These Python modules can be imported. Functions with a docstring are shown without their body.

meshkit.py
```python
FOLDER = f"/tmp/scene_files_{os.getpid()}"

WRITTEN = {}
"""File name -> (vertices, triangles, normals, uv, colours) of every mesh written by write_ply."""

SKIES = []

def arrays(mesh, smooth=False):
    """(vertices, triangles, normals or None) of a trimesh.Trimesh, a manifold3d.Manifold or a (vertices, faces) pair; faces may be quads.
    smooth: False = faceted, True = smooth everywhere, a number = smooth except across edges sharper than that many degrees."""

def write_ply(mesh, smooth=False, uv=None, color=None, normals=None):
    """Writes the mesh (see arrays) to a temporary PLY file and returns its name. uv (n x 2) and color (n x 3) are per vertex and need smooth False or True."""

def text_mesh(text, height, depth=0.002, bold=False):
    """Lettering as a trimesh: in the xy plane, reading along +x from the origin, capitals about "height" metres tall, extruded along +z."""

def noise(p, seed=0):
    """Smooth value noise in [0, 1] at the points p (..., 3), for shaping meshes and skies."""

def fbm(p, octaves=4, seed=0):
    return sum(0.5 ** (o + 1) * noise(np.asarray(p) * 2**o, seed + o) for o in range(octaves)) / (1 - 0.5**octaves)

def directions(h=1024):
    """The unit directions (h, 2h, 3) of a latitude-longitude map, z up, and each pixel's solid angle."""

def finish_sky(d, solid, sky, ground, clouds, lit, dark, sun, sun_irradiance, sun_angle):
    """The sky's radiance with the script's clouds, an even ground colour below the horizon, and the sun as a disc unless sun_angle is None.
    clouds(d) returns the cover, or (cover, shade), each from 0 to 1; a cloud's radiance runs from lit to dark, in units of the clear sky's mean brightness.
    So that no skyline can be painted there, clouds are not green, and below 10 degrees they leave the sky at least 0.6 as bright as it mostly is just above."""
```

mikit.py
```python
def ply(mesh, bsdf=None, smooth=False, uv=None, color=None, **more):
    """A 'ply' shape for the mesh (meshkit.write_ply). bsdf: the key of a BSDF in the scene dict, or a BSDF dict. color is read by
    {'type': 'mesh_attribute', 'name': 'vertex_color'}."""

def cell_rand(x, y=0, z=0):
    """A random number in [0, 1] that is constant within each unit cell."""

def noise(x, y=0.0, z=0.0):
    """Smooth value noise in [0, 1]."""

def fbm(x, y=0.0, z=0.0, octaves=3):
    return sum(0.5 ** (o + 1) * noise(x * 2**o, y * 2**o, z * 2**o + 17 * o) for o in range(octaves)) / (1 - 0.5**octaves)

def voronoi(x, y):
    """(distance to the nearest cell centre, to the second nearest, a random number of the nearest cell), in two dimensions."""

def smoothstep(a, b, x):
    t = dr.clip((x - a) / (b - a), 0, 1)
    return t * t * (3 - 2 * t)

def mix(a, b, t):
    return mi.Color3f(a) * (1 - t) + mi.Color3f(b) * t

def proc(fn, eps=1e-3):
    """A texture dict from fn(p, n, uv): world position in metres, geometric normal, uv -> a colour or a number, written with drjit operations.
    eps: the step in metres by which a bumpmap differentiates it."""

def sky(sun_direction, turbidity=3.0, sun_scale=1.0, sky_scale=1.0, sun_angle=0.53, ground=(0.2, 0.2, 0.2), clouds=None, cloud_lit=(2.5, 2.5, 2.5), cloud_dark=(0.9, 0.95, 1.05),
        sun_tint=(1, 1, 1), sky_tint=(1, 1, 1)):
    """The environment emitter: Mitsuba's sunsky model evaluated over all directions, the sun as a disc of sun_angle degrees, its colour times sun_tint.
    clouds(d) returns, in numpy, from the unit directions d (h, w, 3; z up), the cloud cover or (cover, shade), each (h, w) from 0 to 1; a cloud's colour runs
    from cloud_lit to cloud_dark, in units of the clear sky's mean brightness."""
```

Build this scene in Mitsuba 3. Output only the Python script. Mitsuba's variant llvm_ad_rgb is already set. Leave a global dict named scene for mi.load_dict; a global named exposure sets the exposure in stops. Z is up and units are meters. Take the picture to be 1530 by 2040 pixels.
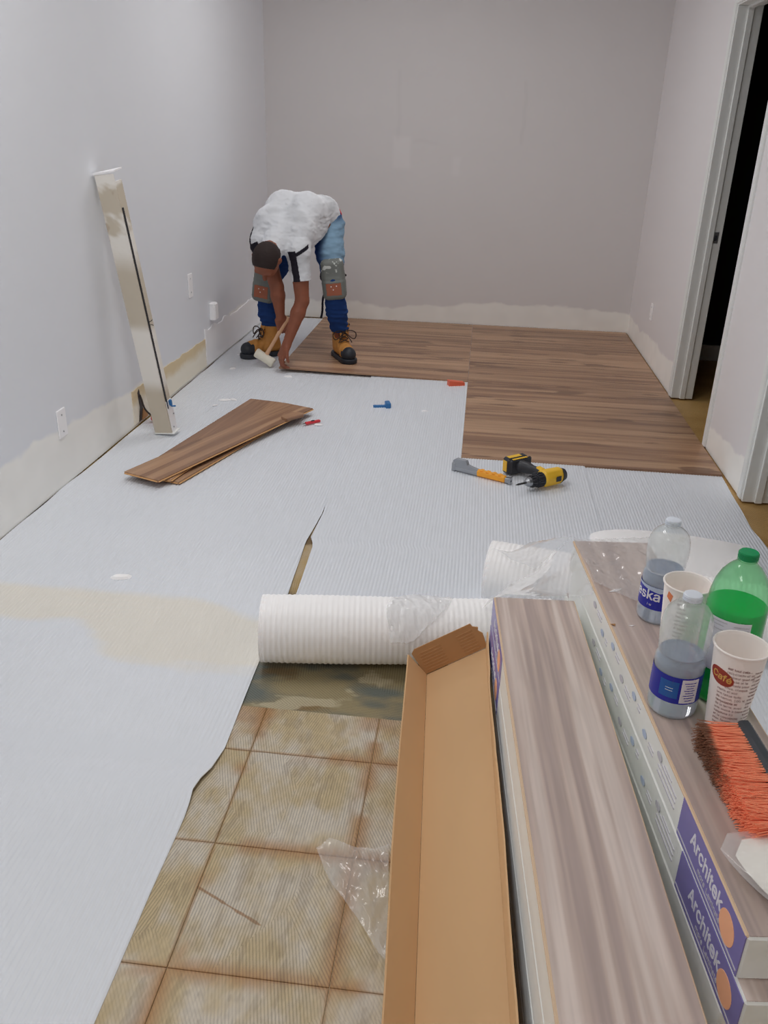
import math
import numpy as np
import trimesh
import mitsuba as mi
import drjit as dr
import mikit
import meshkit
from mikit import noise, fbm, smoothstep, mix, cell_rand, voronoi

T = mi.ScalarTransform4f
scene = {'type': 'scene'}
labels = {}
rng = np.random.default_rng(7)

# ------------------------------------------------------------------ camera, light, exposure
CAM_H = 1.43
cam_fw = np.array([-0.0907, 0.9077, -0.4099])
cam_up = np.array([-0.0726, 0.4043, 0.9117])
cam_o = np.array([0.0, 0.0, CAM_H])
scene['camera'] = {'type': 'perspective', 'fov': 48.61, 'fov_axis': 'x', 'near_clip': 0.05, 'far_clip': 60.0,
                   'to_world': T().look_at(origin=cam_o.tolist(), target=(cam_o + cam_fw).tolist(), up=cam_up.tolist())}
exposure = 0.08
LAMP = 14.0
LAMP_TINT = (1.0, 0.985, 0.975)
LAMPS = [(-0.5, 5.0, 0.76), (-0.8, 2.3, 0.9), (-0.8, -0.6, 0.95)]      # x, y, strength of the ceiling fixtures
CEIL = 2.75
XL, XR, YB = -1.689, 1.204, 6.942
YF = -4.0


# ------------------------------------------------------------------ helpers
def lin(r, g, b, k=1.0):
    c = np.array([r, g, b], float) / 255.0
    c = np.where(c <= 0.04045, c / 12.92, ((c + 0.055) / 1.055) ** 2.4) * k
    return [float(min(x, 0.95)) for x in c]


def rgb(c):
    return {'type': 'rgb', 'value': [float(x) for x in c]}


def C3(c):
    return mi.Color3f(*[float(x) for x in c])


def cat(*ms):
    ms = [m for g in ms for m in (g if isinstance(g, (list, tuple)) else [g])]
    return trimesh.util.concatenate(ms)


def box(x0, x1, y0, y1, z0, z1, c=0.0):
    """Box, its edges chamfered by c."""
    lo, hi = np.array([x0, y0, z0], float), np.array([x1, y1, z1], float)
    if c <= 0:
        m = trimesh.creation.box(extents=hi - lo)
        m.apply_translation((lo + hi) / 2)
        return m
    c = min(c, 0.49 * (hi - lo).min())
    pts = []
    for sx in (0, 1):
        for sy in (0, 1):
            for sz in (0, 1):
                s = np.array([sx, sy, sz])
                p = np.where(s, hi, lo)
                d = np.where(s, -c, c)
                for k in range(3):
                    q = p + d
                    q[k] = p[k]
                    pts.append(q)
    return trimesh.convex.convex_hull(np.array(pts))


def hull(pts):
    return trimesh.convex.convex_hull(np.array(pts, float))


def frame(origin, x, y, z=None):
    x = np.array(x, float) / np.linalg.norm(x)
    y = np.array(y, float)
    y = y - x * (x @ y)
    y /= np.linalg.norm(y)
    z = np.cross(x, y)
    M = np.eye(4)
    M[:3, 0], M[:3, 1], M[:3, 2], M[:3, 3] = x, y, z, origin
    return M


def moved(m, M):
    m = m.copy()
    m.apply_transform(M)
    return m


def rotz(a, o=(0, 0, 0)):
    M = np.eye(4)
    M[:2, :2] = [[math.cos(a), -math.sin(a)], [math.sin(a), math.cos(a)]]
    M[:3, 3] = o
    return M


def tube(pts, r, n=8, caps=True):
    pts = np.array(pts, float)
    r = np.broadcast_to(np.asarray(r, float), (len(pts),))
    t = np.gradient(pts, axis=0)
    t /= np.linalg.norm(t, axis=1, keepdims=True)
    u = np.cross(t[0], [0.31, 0.2, 0.93])
    u /= np.linalg.norm(u)
    a = np.linspace(0, 2 * np.pi, n, endpoint=False)
    V = []
    for i in range(len(pts)):
        u = u - t[i] * (u @ t[i])
        u /= np.linalg.norm(u)
        w = np.cross(t[i], u)
        V.append(pts[i] + r[i] * (np.cos(a)[:, None] * u + np.sin(a)[:, None] * w))
    V = np.vstack(V)
    F = []
    for i in range(len(pts) - 1):
        for j in range(n):
            a0, a1, b0, b1 = i * n + j, i * n + (j + 1) % n, (i + 1) * n + j, (i + 1) * n + (j + 1) % n
            F += [[a0, a1, b1], [a0, b1, b0]]
    if caps:
        V = np.vstack([V, pts[0], pts[-1]])
        c0, c1 = len(V) - 2, len(V) - 1
        e = (len(pts) - 1) * n
        for j in range(n):
            F += [[c0, (j + 1) % n, j], [c1, e + j, e + (j + 1) % n]]
    return trimesh.Trimesh(V, F, process=False)


def smooth_path(pts, n=40):
    from scipy.interpolate import CubicSpline
    pts = np.array(pts, float)
    s = np.r_[0, np.cumsum(np.linalg.norm(np.diff(pts, axis=0), axis=1))]
    return CubicSpline(s, pts)(np.linspace(0, s[-1], n))


def lathe(profile, n=48, closed=True):
    """Revolves (radius, height) pairs about z."""
    P = np.array(profile, float)
    a = np.linspace(0, 2 * np.pi, n, endpoint=False)
    V, F, rows = [], [], []
    for r, z in P:
        if r < 1e-6:
            rows.append([len(V)])
            V.append([0, 0, z])
        else:
            rows.append(list(range(len(V), len(V) + n)))
            V += [[r * math.cos(t), r * math.sin(t), z] for t in a]
    for A, B in zip(rows[:-1], rows[1:]):
        for j in range(n):
            k = (j + 1) % n
            if len(A) == 1 and len(B) == 1:
                continue
            if len(A) == 1:
                F.append([A[0], B[k], B[j]])
            elif len(B) == 1:
                F.append([A[j], A[k], B[0]])
            else:
                F += [[A[j], A[k], B[k]], [A[j], B[k], B[j]]]
    return trimesh.Trimesh(np.array(V), np.array(F), process=False)


def grid_mesh(P):
    """Triangles of a (rows, columns, 3) grid of points."""
    h, w = P.shape[:2]
    i = np.arange(h * w).reshape(h, w)
    a, b, c, d = i[:-1, :-1].ravel(), i[:-1, 1:].ravel(), i[1:, 1:].ravel(), i[1:, :-1].ravel()
    return trimesh.Trimesh(P.reshape(-1, 3), np.vstack([np.c_[a, b, c], np.c_[a, c, d]]), process=False)


def slab(P, t):
    """A closed sheet of thickness t under a (rows, columns, 3) top surface."""
    Q = P.copy()
    Q[..., 2] -= t
    top, bot = grid_mesh(P), grid_mesh(Q)
    bot.invert()
    h, w = P.shape[:2]
    ring = [(0, j) for j in range(w)] + [(i, w - 1) for i in range(1, h)] + [(h - 1, j) for j in range(w - 2, -1, -1)] + [(i, 0) for i in range(h - 2, 0, -1)]
    n = len(ring)
    V = np.array([P[i] for i in ring] + [Q[i] for i in ring])
    F = []
    for k in range(n):
        m = (k + 1) % n
        F += [[k, k + n, m + n], [k, m + n, m]]
    return cat(top, bot, trimesh.Trimesh(V, F, process=False))


def add(key, mesh, mat, smooth=False, **kw):
    scene[key] = mikit.ply(mesh, mat, smooth=smooth, **kw)
    return key


def tag(key, label=None, category=None, group=None, kind=None):
    d = {}
    if label:
        d['label'] = label
    if category:
        d['category'] = category
    if group:
        d['group'] = group
    if kind:
        d['kind'] = kind
    labels[key] = d


def struct(key, mesh, mat, smooth=False, label=None, **kw):
    add(key, mesh, mat, smooth, **kw)
    tag(key, label, kind='structure')


def num(name, i):
    return name if i == 0 else f'{name}_{i:03d}'


# ------------------------------------------------------------------ signed-distance modelling (bodies, cloth)
class Field:
    def __init__(self, lo, hi, h):
        self.lo, self.h = np.array(lo, float), h
        n = np.ceil((np.array(hi) - self.lo) / h).astype(int) + 1
        self.F = np.full(n, 0.2)
        self.ax = [self.lo[k] + h * np.arange(n[k]) for k in range(3)]

    def win(self, lo, hi):
        s = []
        for k in range(3):
            a = np.searchsorted(self.ax[k], lo[k])
            b = np.searchsorted(self.ax[k], hi[k])
            s.append(slice(max(a, 0), max(b, 1)))
        P = np.stack(np.meshgrid(*[self.ax[k][s[k]] for k in range(3)], indexing='ij'), -1)
        return tuple(s), P

    def put(self, d, s, k):
        a = self.F[s]
        if k <= 0:
            self.F[s] = np.minimum(a, d)
        else:
            h = np.clip(0.5 + 0.5 * (a - d) / k, 0, 1)
            self.F[s] = a * (1 - h) + d * h - k * h * (1 - h)

    def cone(self, a, b, ra, rb, k=0.02, flat=None):
        a, b = np.array(a, float), np.array(b, float)
        pad = max(ra, rb) + 0.06
        s, P = self.win(np.minimum(a, b) - pad, np.maximum(a, b) + pad)
        if P.size:
            ab = b - a
            t = np.clip(((P - a) @ ab) / max(ab @ ab, 1e-9), 0, 1)
            q = P - a - t[..., None] * ab
            if flat is not None:                         # squash along a direction: (unit vector, factor)
                n, f = np.array(flat[0], float), flat[1]
                n /= np.linalg.norm(n)
                c = q @ n
                q = q + (c * (1 / f - 1))[..., None] * n
            self.put(np.linalg.norm(q, axis=-1) - (ra + t * (rb - ra)), s, k)

    def ell(self, c, axes, r, k=0.02):
        c, r = np.array(c, float), np.array(r, float)
        A = np.array(axes, float)
        pad = r.max() + 0.05
        s, P = self.win(c - pad, c + pad)
        if P.size:
            q = (P - c) @ A.T
            k0 = np.linalg.norm(q / r, axis=-1)
            k1 = np.linalg.norm(q / r ** 2, axis=-1)
            self.put(k0 * (k0 - 1) / np.maximum(k1, 1e-6), s, k)

    def boxr(self, c, axes, half, rad, k=0.01):
        c, half = np.array(c, float), np.array(half, float)
        A = np.array(axes, float)
        pad = np.linalg.norm(half) + rad + 0.03
        s, P = self.win(c - pad, c + pad)
        if P.size:
            q = np.abs((P - c) @ A.T) - half
            d = np.linalg.norm(np.maximum(q, 0), axis=-1) + np.minimum(q.max(-1), 0) - rad
            self.put(d, s, k)

    def cut(self, p, n):
        """Removes what lies on the side that n points to."""
        n = np.array(n, float) / np.linalg.norm(n)
        P = np.stack(np.meshgrid(*self.ax, indexing='ij'), -1)
        self.F = np.maximum(self.F, (P - np.array(p)) @ n)

    def pts(self):
        return np.stack(np.meshgrid(*self.ax, indexing='ij'), -1)

    def mesh(self):
        return surface_nets(self.F, self.lo, self.h)


def surface_nets(F, o, h):
    s = F < 0
    n = np.array(F.shape)
    offs = [np.array([i, j, k]) for i in (0, 1) for j in (0, 1) for k in (0, 1)]

    def sh(A, c):
        return A[c[0]:n[0] - 1 + c[0], c[1]:n[1] - 1 + c[1], c[2]:n[2] - 1 + c[2]]

    cnt = sum(sh(s, c).astype(int) for c in offs)
    act = (cnt > 0) & (cnt < 8)
    idx = np.full(act.shape, -1)
    ids = np.argwhere(act)
    idx[act] = np.arange(len(ids))
    pos, m = np.zeros((len(ids), 3)), np.zeros(len(ids))
    for a in offs:
        for d in range(3):
            if a[d] == 0:
                b = a.copy()
                b[d] = 1
                fa, fb = sh(F, a)[act], sh(F, b)[act]
                cr = (fa < 0) != (fb < 0)
                t = np.where(cr, fa / np.where(fa == fb, 1, fa - fb), 0)
                pos += np.where(cr[:, None], a + t[:, None] * (b - a), 0)
                m += cr
    V = (ids + pos / m[:, None]) * h + o
    faces = []
    for d in range(3):
        u, w = (d + 1) % 3, (d + 2) % 3
        sl0, sl1 = [slice(1, -1)] * 3, [slice(1, -1)] * 3
        sl0[d], sl1[d] = slice(0, -1), slice(1, None)
        s0, s1 = s[tuple(sl0)], s[tuple(sl1)]
        e = np.argwhere(s0 != s1)
        st = s0[s0 != s1]
        base = e.copy()
        base[:, u] += 1
        base[:, w] += 1
        eu, ew = np.eye(3, dtype=int)[u], np.eye(3, dtype=int)[w]
        q = [idx[tuple((base - eu - ew).T)], idx[tuple((base - ew).T)], idx[tuple(base.T)], idx[tuple((base - eu).T)]]
        q = np.stack(q, 1)
        q[~st] = q[~st][:, ::-1]
        faces.append(q)
    q = np.vstack(faces)
    q = q[(q >= 0).all(1)]
    return trimesh.Trimesh(V, np.vstack([q[:, [0, 1, 2]], q[:, [0, 2, 3]]]), process=False)


# ------------------------------------------------------------------ materials
def diffuse(key, c):
    scene[key] = {'type': 'twosided', 'bsdf': {'type': 'diffuse', 'reflectance': c if isinstance(c, dict) else rgb(c)}}
    return key


def princ(key, c, rough=0.5, bump=None, bump_scale=1.0, **kw):
    b = {'type': 'principled', 'base_color': c if isinstance(c, dict) else rgb(c), 'roughness': rough, **kw}
    if bump is not None:
        b = {'type': 'bumpmap', 'bsdf': b, 'tex': bump, 'scale': bump_scale}
    scene[key] = {'type': 'twosided', 'bsdf': b}
    return key


def wall_paint(base, a, lo, hi, seed, patches=()):
    """Painted wall with the bare plaster band left where a baseboard was pulled off; a: the axis that runs along the wall."""
    base, raw = C3(base), C3(lin(247, 246, 241))

    def fn(p, n, uv):
        t = p.x if a == 0 else p.y
        c = base * (0.985 + 0.03 * fbm(p.x * 1.3, p.y * 1.3, p.z * 1.3))
        edge = lo + (hi - lo) * noise(t * 2.3 + seed, 0.5) + 0.05 * (fbm(t * 9 + seed, p.z * 9) - 0.5)
        c = mix(c, raw * (0.96 + 0.06 * noise(t * 14, p.z * 14)), 0.9 * (1 - smoothstep(edge - 0.012, edge + 0.012, p.z)))
        for (t0, t1, z0, z1, k) in patches:
            w = 0.02 * noise(t * 12, p.z * 12)
            inside = smoothstep(t0 - 0.02, t0 + 0.02, t + w) * (1 - smoothstep(t1 - 0.02, t1 + 0.02, t + w)) * smoothstep(z0 - 0.02, z0 + 0.02, p.z + w) * (1 - smoothstep(z1 - 0.02, z1 + 0.02, p.z + w))
            c = c * (1 + k * inside)
        return c
    return mikit.proc(fn)


WALL = lin(226, 225, 226)
WALL_B = lin(222, 219, 219)
princ('paint_left', wall_paint(lin(226, 229, 234), 1, 0.16, 0.30, 3.1), 0.55, specular=0.3)
princ('paint_back', wall_paint(WALL_B, 0, 0.11, 0.22, 8.7,
      [(-0.70, -0.57, 1.17, 1.40, 0.05), (-0.25, -0.19, 1.14, 1.27, 0.04), (-0.675, -0.66, 1.37, 1.85, -0.06), (0.245, 0.262, 1.37, 1.8, -0.06), (-0.55, -0.36, 1.36, 1.372, -0.05)]), 0.6, specular=0.3)
princ('paint_right', wall_paint(lin(226, 223, 224), 1, 0.12, 0.27, 5.2), 0.5, specular=0.35)
diffuse('paint_ceiling', lin(238, 238, 238))
diffuse('paint_plain', WALL)
diffuse('shade_painted_wall', lin(52, 54, 58))  # dark colour stands in for the lack of light beyond the doors
princ('trim_paint', lin(226, 228, 226), 0.4, specular=0.45)
princ('plastic_white', lin(246, 246, 247), 0.35)
princ('plastic_grey', lin(150, 155, 162), 0.4)
princ('steel', lin(170, 173, 178), 0.32, metallic=0.9)
princ('dark_steel', lin(70, 70, 72), 0.4, metallic=0.7)


def floor_col(p, n, uv):
    """Stripped floor: yellow-brown old glue with trowel ridges over grey concrete."""
    q = fbm(p.x * 5 + 3, p.y * 5, octaves=4)
    c = mix(C3(lin(186, 168, 138)), C3(lin(176, 148, 92)), smoothstep(0.4, 0.62, q))
    c = mix(c, C3(lin(120, 98, 66)), smoothstep(0.55, 0.75, fbm(p.x * 7 + 20, p.y * 7 + 9, octaves=4)))
    zone = smoothstep(1.80, 1.84, p.y) * (1 - smoothstep(2.25, 2.6, p.y))
    t = fbm(p.x * 5 + 7, p.y * 9, octaves=4)
    dk = mix(C3(lin(150, 138, 106)), C3(lin(104, 110, 104)), smoothstep(0.38, 0.62, t))
    dk = mix(dk, C3(lin(128, 104, 66)), 0.8 * smoothstep(0.5, 0.7, fbm(p.x * 8 + 2, p.y * 14, octaves=4)))
    dk = mix(dk, C3(lin(186, 176, 148)), 0.8 * smoothstep(0.60, 0.72, fbm(p.x * 9, p.y * 16 + 4, octaves=4)))
    c = mix(c, dk, zone)
    door = smoothstep(1.0, 1.2, p.x) * smoothstep(2.6, 2.8, p.y)
    c = mix(c, mix(C3(lin(196, 160, 104)), C3(lin(160, 122, 66)), fbm(p.x * 8, p.y * 8, octaves=4)), door)
    d1, d2, w = voronoi(p.x * 6.0, p.y * 6.0)
    a = 2.6 * w
    l = dr.sin((p.x * dr.cos(a) + p.y * dr.sin(a)) * 900.0 + 2 * noise(p.x * 10, p.y * 10))
    return c * (1 - 0.24 * smoothstep(-0.1, 0.8, l))


def tile_col(p, n, uv):
    """Backs of old tiles in yellowed glue: pale trowel-combed patches, mustard and rust stains."""
    cell = cell_rand(dr.floor((p.x + 0.4815) / 0.305), dr.floor((p.y - 1.044) / 0.305))
    q = fbm(p.x * 9 + 3 + cell * 30, p.y * 9, octaves=4)
    pale, must, rust = C3(lin(196, 188, 173)), C3(lin(182, 163, 122)), C3(lin(166, 124, 80))
    c = mix(pale, must, 0.85 * smoothstep(0.33, 0.66, 0.7 * q + 0.3 * fbm(p.x * 34, p.y * 20 + 3, octaves=3)))
    ex = dr.abs((p.x + 0.4815) / 0.305 - dr.round((p.x + 0.4815) / 0.305))
    ey = dr.abs((p.y - 1.044) / 0.305 - dr.round((p.y - 1.044) / 0.305))
    e = 1 - smoothstep(0.0, 0.13, dr.minimum(ex, ey))
    c = mix(c, rust, 0.8 * e * smoothstep(0.42, 0.6, fbm(p.x * 6 + 11, p.y * 6 + 2, octaves=3)))
    c = mix(c, rust, 0.6 * smoothstep(0.56, 0.72, fbm(p.x * 5 + 40, p.y * 5 + 21, octaves=4)))
    c = mix(c, rust * 0.9, 0.55 * (1 - smoothstep(0.004, 0.022, dr.minimum(ex, ey) + 0.012 * (noise(p.x * 40, p.y * 40) - 0.5))))
    tt = dr.clip(((p.x + 0.481) * 0.148 - (p.y - 1.229) * 0.072) / 0.0271, 0, 1)
    dc = dr.sqrt(dr.square(p.x + 0.481 - 0.148 * tt) + dr.square(p.y - 1.229 + 0.072 * tt))
    c = mix(c, rust * 0.75, 0.8 * (1 - smoothstep(0.001, 0.0045, dc + 0.003 * (noise(p.x * 90, p.y * 90) - 0.5))))
    # combed glue: strokes of the trowel, each stroke straight, neighbours a little turned
    d1, d2, w = voronoi(p.x * 5.5, p.y * 4.0)
    a = 1.0 * (w - 0.5) + 0.1
    l = dr.sin((p.x * dr.cos(a) + p.y * dr.sin(a)) * 1010.0 + 1.5 * noise(p.x * 10, p.y * 10))
    k = smoothstep(0.30, 0.50, fbm(p.x * 4 + 8, p.y * 4 + 6))
    c = c * (1 - (0.10 + 0.20 * k) * smoothstep(-0.1, 0.8, l))
    s = smoothstep(0.60, 0.72, fbm(p.x * 60, p.y * 18, octaves=3))
    c = mix(c, C3(lin(112, 94, 70)), 0.22 * s)
    return c * (0.92 + 0.16 * noise(p.x * 300, p.y * 90))


princ('floor_mat', mikit.proc(floor_col), 0.45, specular=0.4)
princ('tile_mat', mikit.proc(tile_col), 0.5, specular=0.35)


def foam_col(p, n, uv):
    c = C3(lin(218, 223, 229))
    warm_cast = C3(lin(224, 219, 205))  # warm light cast, painted into the foam colour as a soft band
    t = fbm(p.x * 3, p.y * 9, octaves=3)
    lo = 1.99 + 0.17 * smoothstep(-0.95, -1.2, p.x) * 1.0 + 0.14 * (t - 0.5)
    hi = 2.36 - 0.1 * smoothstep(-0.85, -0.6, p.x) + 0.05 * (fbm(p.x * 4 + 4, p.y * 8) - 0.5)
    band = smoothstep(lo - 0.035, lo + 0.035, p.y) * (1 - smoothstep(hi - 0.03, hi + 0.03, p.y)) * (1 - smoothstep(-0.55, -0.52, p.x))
    c = mix(c, warm_cast, 0.75 * band)
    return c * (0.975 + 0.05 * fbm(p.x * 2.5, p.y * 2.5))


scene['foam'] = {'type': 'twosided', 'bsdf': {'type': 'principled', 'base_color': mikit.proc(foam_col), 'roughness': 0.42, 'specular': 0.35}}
princ('foam_white', lin(250, 251, 254), 0.4, specular=0.35, sheen=0.2)


def wood_fn(dark, mid, light, k=1.0, bands=26.0, knots=0.8):
    D, M, L = C3(dark), C3(mid), C3(light)

    def fn(p, n, uv):
        u, v = uv.x, uv.y
        tone = cell_rand(dr.floor(u / 3.0), 7)
        w = v + 0.004 * noise(u * 6, v * 10)
        a = fbm(u * 1.1, w * bands, octaves=3)
        b = fbm(u * 6.0 + 9, w * 150, octaves=2)
        c = mix(M, L, smoothstep(0.48, 0.75, a))
        c = mix(c, D, smoothstep(0.52, 0.30, a) * 0.85)
        kn = smoothstep(0.70, 0.80, fbm(u * 4 + 31, w * 22 + 5, octaves=2))
        c = mix(c, D * 0.75, knots * kn)
        return c * (0.90 + 0.2 * b) * (0.92 + 0.16 * tone) * k
    return mikit.proc(fn)


princ('laminate', wood_fn(lin(134, 101, 80), lin(162, 127, 100), lin(178, 144, 115)), 0.38, specular=0.4)
princ('board_core', lin(206, 160, 108), 0.7)
princ('board_back', lin(120, 70, 52), 0.6)
princ('post_paint', mikit.proc(lambda p, n, uv: mix(mix(C3(lin(200, 190, 172)), C3(lin(238, 235, 228)), dr.maximum(0.9 * smoothstep(0.40, 0.56, fbm(p.x * 9 + p.z * 6, p.y * 9, p.z * 9, octaves=4)) * smoothstep(0.78, 0.92, p.z), 0.9 * smoothstep(0.22, 0.3, p.z) * (1 - smoothstep(0.52, 0.58, p.z)))), C3(lin(168, 148, 124)), 0.6 * smoothstep(0.60, 0.72, fbm(p.x * 20, p.y * 20 + 7, p.z * 14)) * smoothstep(0.75, 0.85, p.z))), 0.55)
princ('kraft', mikit.proc(lambda p, n, uv: C3(lin(203, 166, 124)) * (0.95 + 0.1 * fbm(p.x * 8, p.y * 3, p.z * 8))), 0.7, specular=0.2)
princ('kraft_dark', lin(178, 134, 92), 0.75, specular=0.2)
princ('purple_print', lin(122, 114, 172), 0.3, specular=0.5)
princ('dark_print', lin(40, 36, 74), 0.4)
princ('box_side', mikit.proc(lambda p, n, uv: C3(lin(226, 228, 224)) * (0.93 + 0.12 * fbm(p.x * 30, p.y * 2.0, p.z * 30))), 0.3, specular=0.55, clearcoat=0.5, clearcoat_gloss=0.8)
princ('box_print', wood_fn(lin(164, 148, 143), lin(184, 167, 158), lin(206, 193, 185), 1.0, 48.0, 0.12), 0.34,
      bump=mikit.proc(lambda p, n, uv: fbm(p.x * 95 + p.y * 9, p.y * 3.0, octaves=2) + 0.25 * noise(p.x * 240, p.y * 9), 2e-3), bump_scale=0.0007, specular=0.5, clearcoat=0.45, clearcoat_gloss=0.75)
princ('box_edge', lin(208, 182, 152), 0.5)
princ('print_white', lin(214, 214, 222), 0.45)
princ('print_orange', lin(242, 178, 138), 0.4)
princ('print_blue', lin(172, 186, 208), 0.4)
princ('print_grey', lin(186, 185, 192), 0.5)
scene['film'] = {'type': 'blendbsdf', 'weight': 0.20, 'a': {'type': 'thindielectric', 'int_ior': 1.35},
                 'b': {'type': 'twosided', 'bsdf': {'type': 'roughplastic', 'diffuse_reflectance': rgb([0.86, 0.87, 0.88]), 'alpha': 0.12}}}
scene['film_white'] = {'type': 'blendbsdf', 'weight': 0.5, 'a': {'type': 'thindielectric', 'int_ior': 1.35},
                       'b': {'type': 'twosided', 'bsdf': {'type': 'roughplastic', 'diffuse_reflectance': rgb([0.88, 0.89, 0.9]), 'alpha': 0.14}}}
scene['bottle_shell'] = {'type': 'blendbsdf', 'weight': 0.2, 'a': {'type': 'thindielectric', 'int_ior': 1.4, 'specular_transmittance': rgb([0.98, 0.99, 0.99])},
                         'b': {'type': 'twosided', 'bsdf': {'type': 'roughplastic', 'diffuse_reflectance': rgb([0.84, 0.90, 0.90]), 'alpha': 0.08}}}
scene['bottle_water'] = {'type': 'blendbsdf', 'weight': 0.3, 'a': {'type': 'dielectric', 'int_ior': 1.33, 'specular_transmittance': rgb([0.98, 0.99, 1.0])},
                         'b': {'type': 'twosided', 'bsdf': {'type': 'diffuse', 'reflectance': rgb([0.58, 0.72, 0.95])}}}
scene['green_shell'] = {'type': 'blendbsdf', 'weight': 0.10, 'a': {'type': 'thindielectric', 'int_ior': 1.45, 'specular_transmittance': rgb([0.62, 0.95, 0.70])},
                        'b': {'type': 'twosided', 'bsdf': {'type': 'roughplastic', 'diffuse_reflectance': rgb([0.20, 0.62, 0.32]), 'alpha': 0.06}}}
scene['green_soda'] = {'type': 'blendbsdf', 'weight': 0.75, 'a': {'type': 'dielectric', 'int_ior': 1.33, 'specular_transmittance': rgb([0.12, 0.72, 0.34])},
                       'b': {'type': 'twosided', 'bsdf': {'type': 'diffuse', 'reflectance': rgb(lin(16, 214, 122))}}}
princ('green_cap', lin(0, 142, 84), 0.35)
princ('cap_white', lin(214, 222, 232), 0.35)
princ('label_blue', lin(26, 34, 150), 0.3)
princ('label_teal', lin(24, 86, 160), 0.3)
princ('cup_paper', lin(240, 234, 230), 0.5)
princ('cup_ink', lin(132, 96, 92), 0.6)
princ('cup_red', lin(150, 52, 36), 0.45)
princ('cup_gold', lin(206, 164, 84), 0.45)
princ('cup_orange', lin(224, 130, 84), 0.45)
princ('bristle', mikit.proc(lambda p, n, uv: mix(C3(lin(246, 150, 112)), C3(lin(126, 84, 62)), smoothstep(0.474, 0.462, p.x + 0.006 * noise(p.y * 160, p.z * 160)))), 0.5)
princ('brush_block', lin(56, 62, 68), 0.45)
princ('powder', lin(238, 236, 228), 0.8)
princ('yellow_tool', lin(238, 190, 52), 0.4)
princ('orange_grip', lin(245, 168, 46), 0.4)
princ('black_tool', lin(44, 46, 52), 0.45)
princ('red_plastic', lin(214, 52, 62), 0.4)
princ('orange_plastic', lin(222, 98, 66), 0.4)
princ('blue_plastic', lin(40, 108, 168), 0.4)
princ('cable_black', lin(60, 52, 48), 0.6)
princ('old_paper', mikit.proc(lambda p, n, uv: mix(C3(lin(214, 196, 160)), C3(lin(232, 226, 210)), smoothstep(0.17, 0.10, p.z + 0.05 * (fbm(p.y * 14, p.z * 22) - 0.5)))), 0.8)
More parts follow.
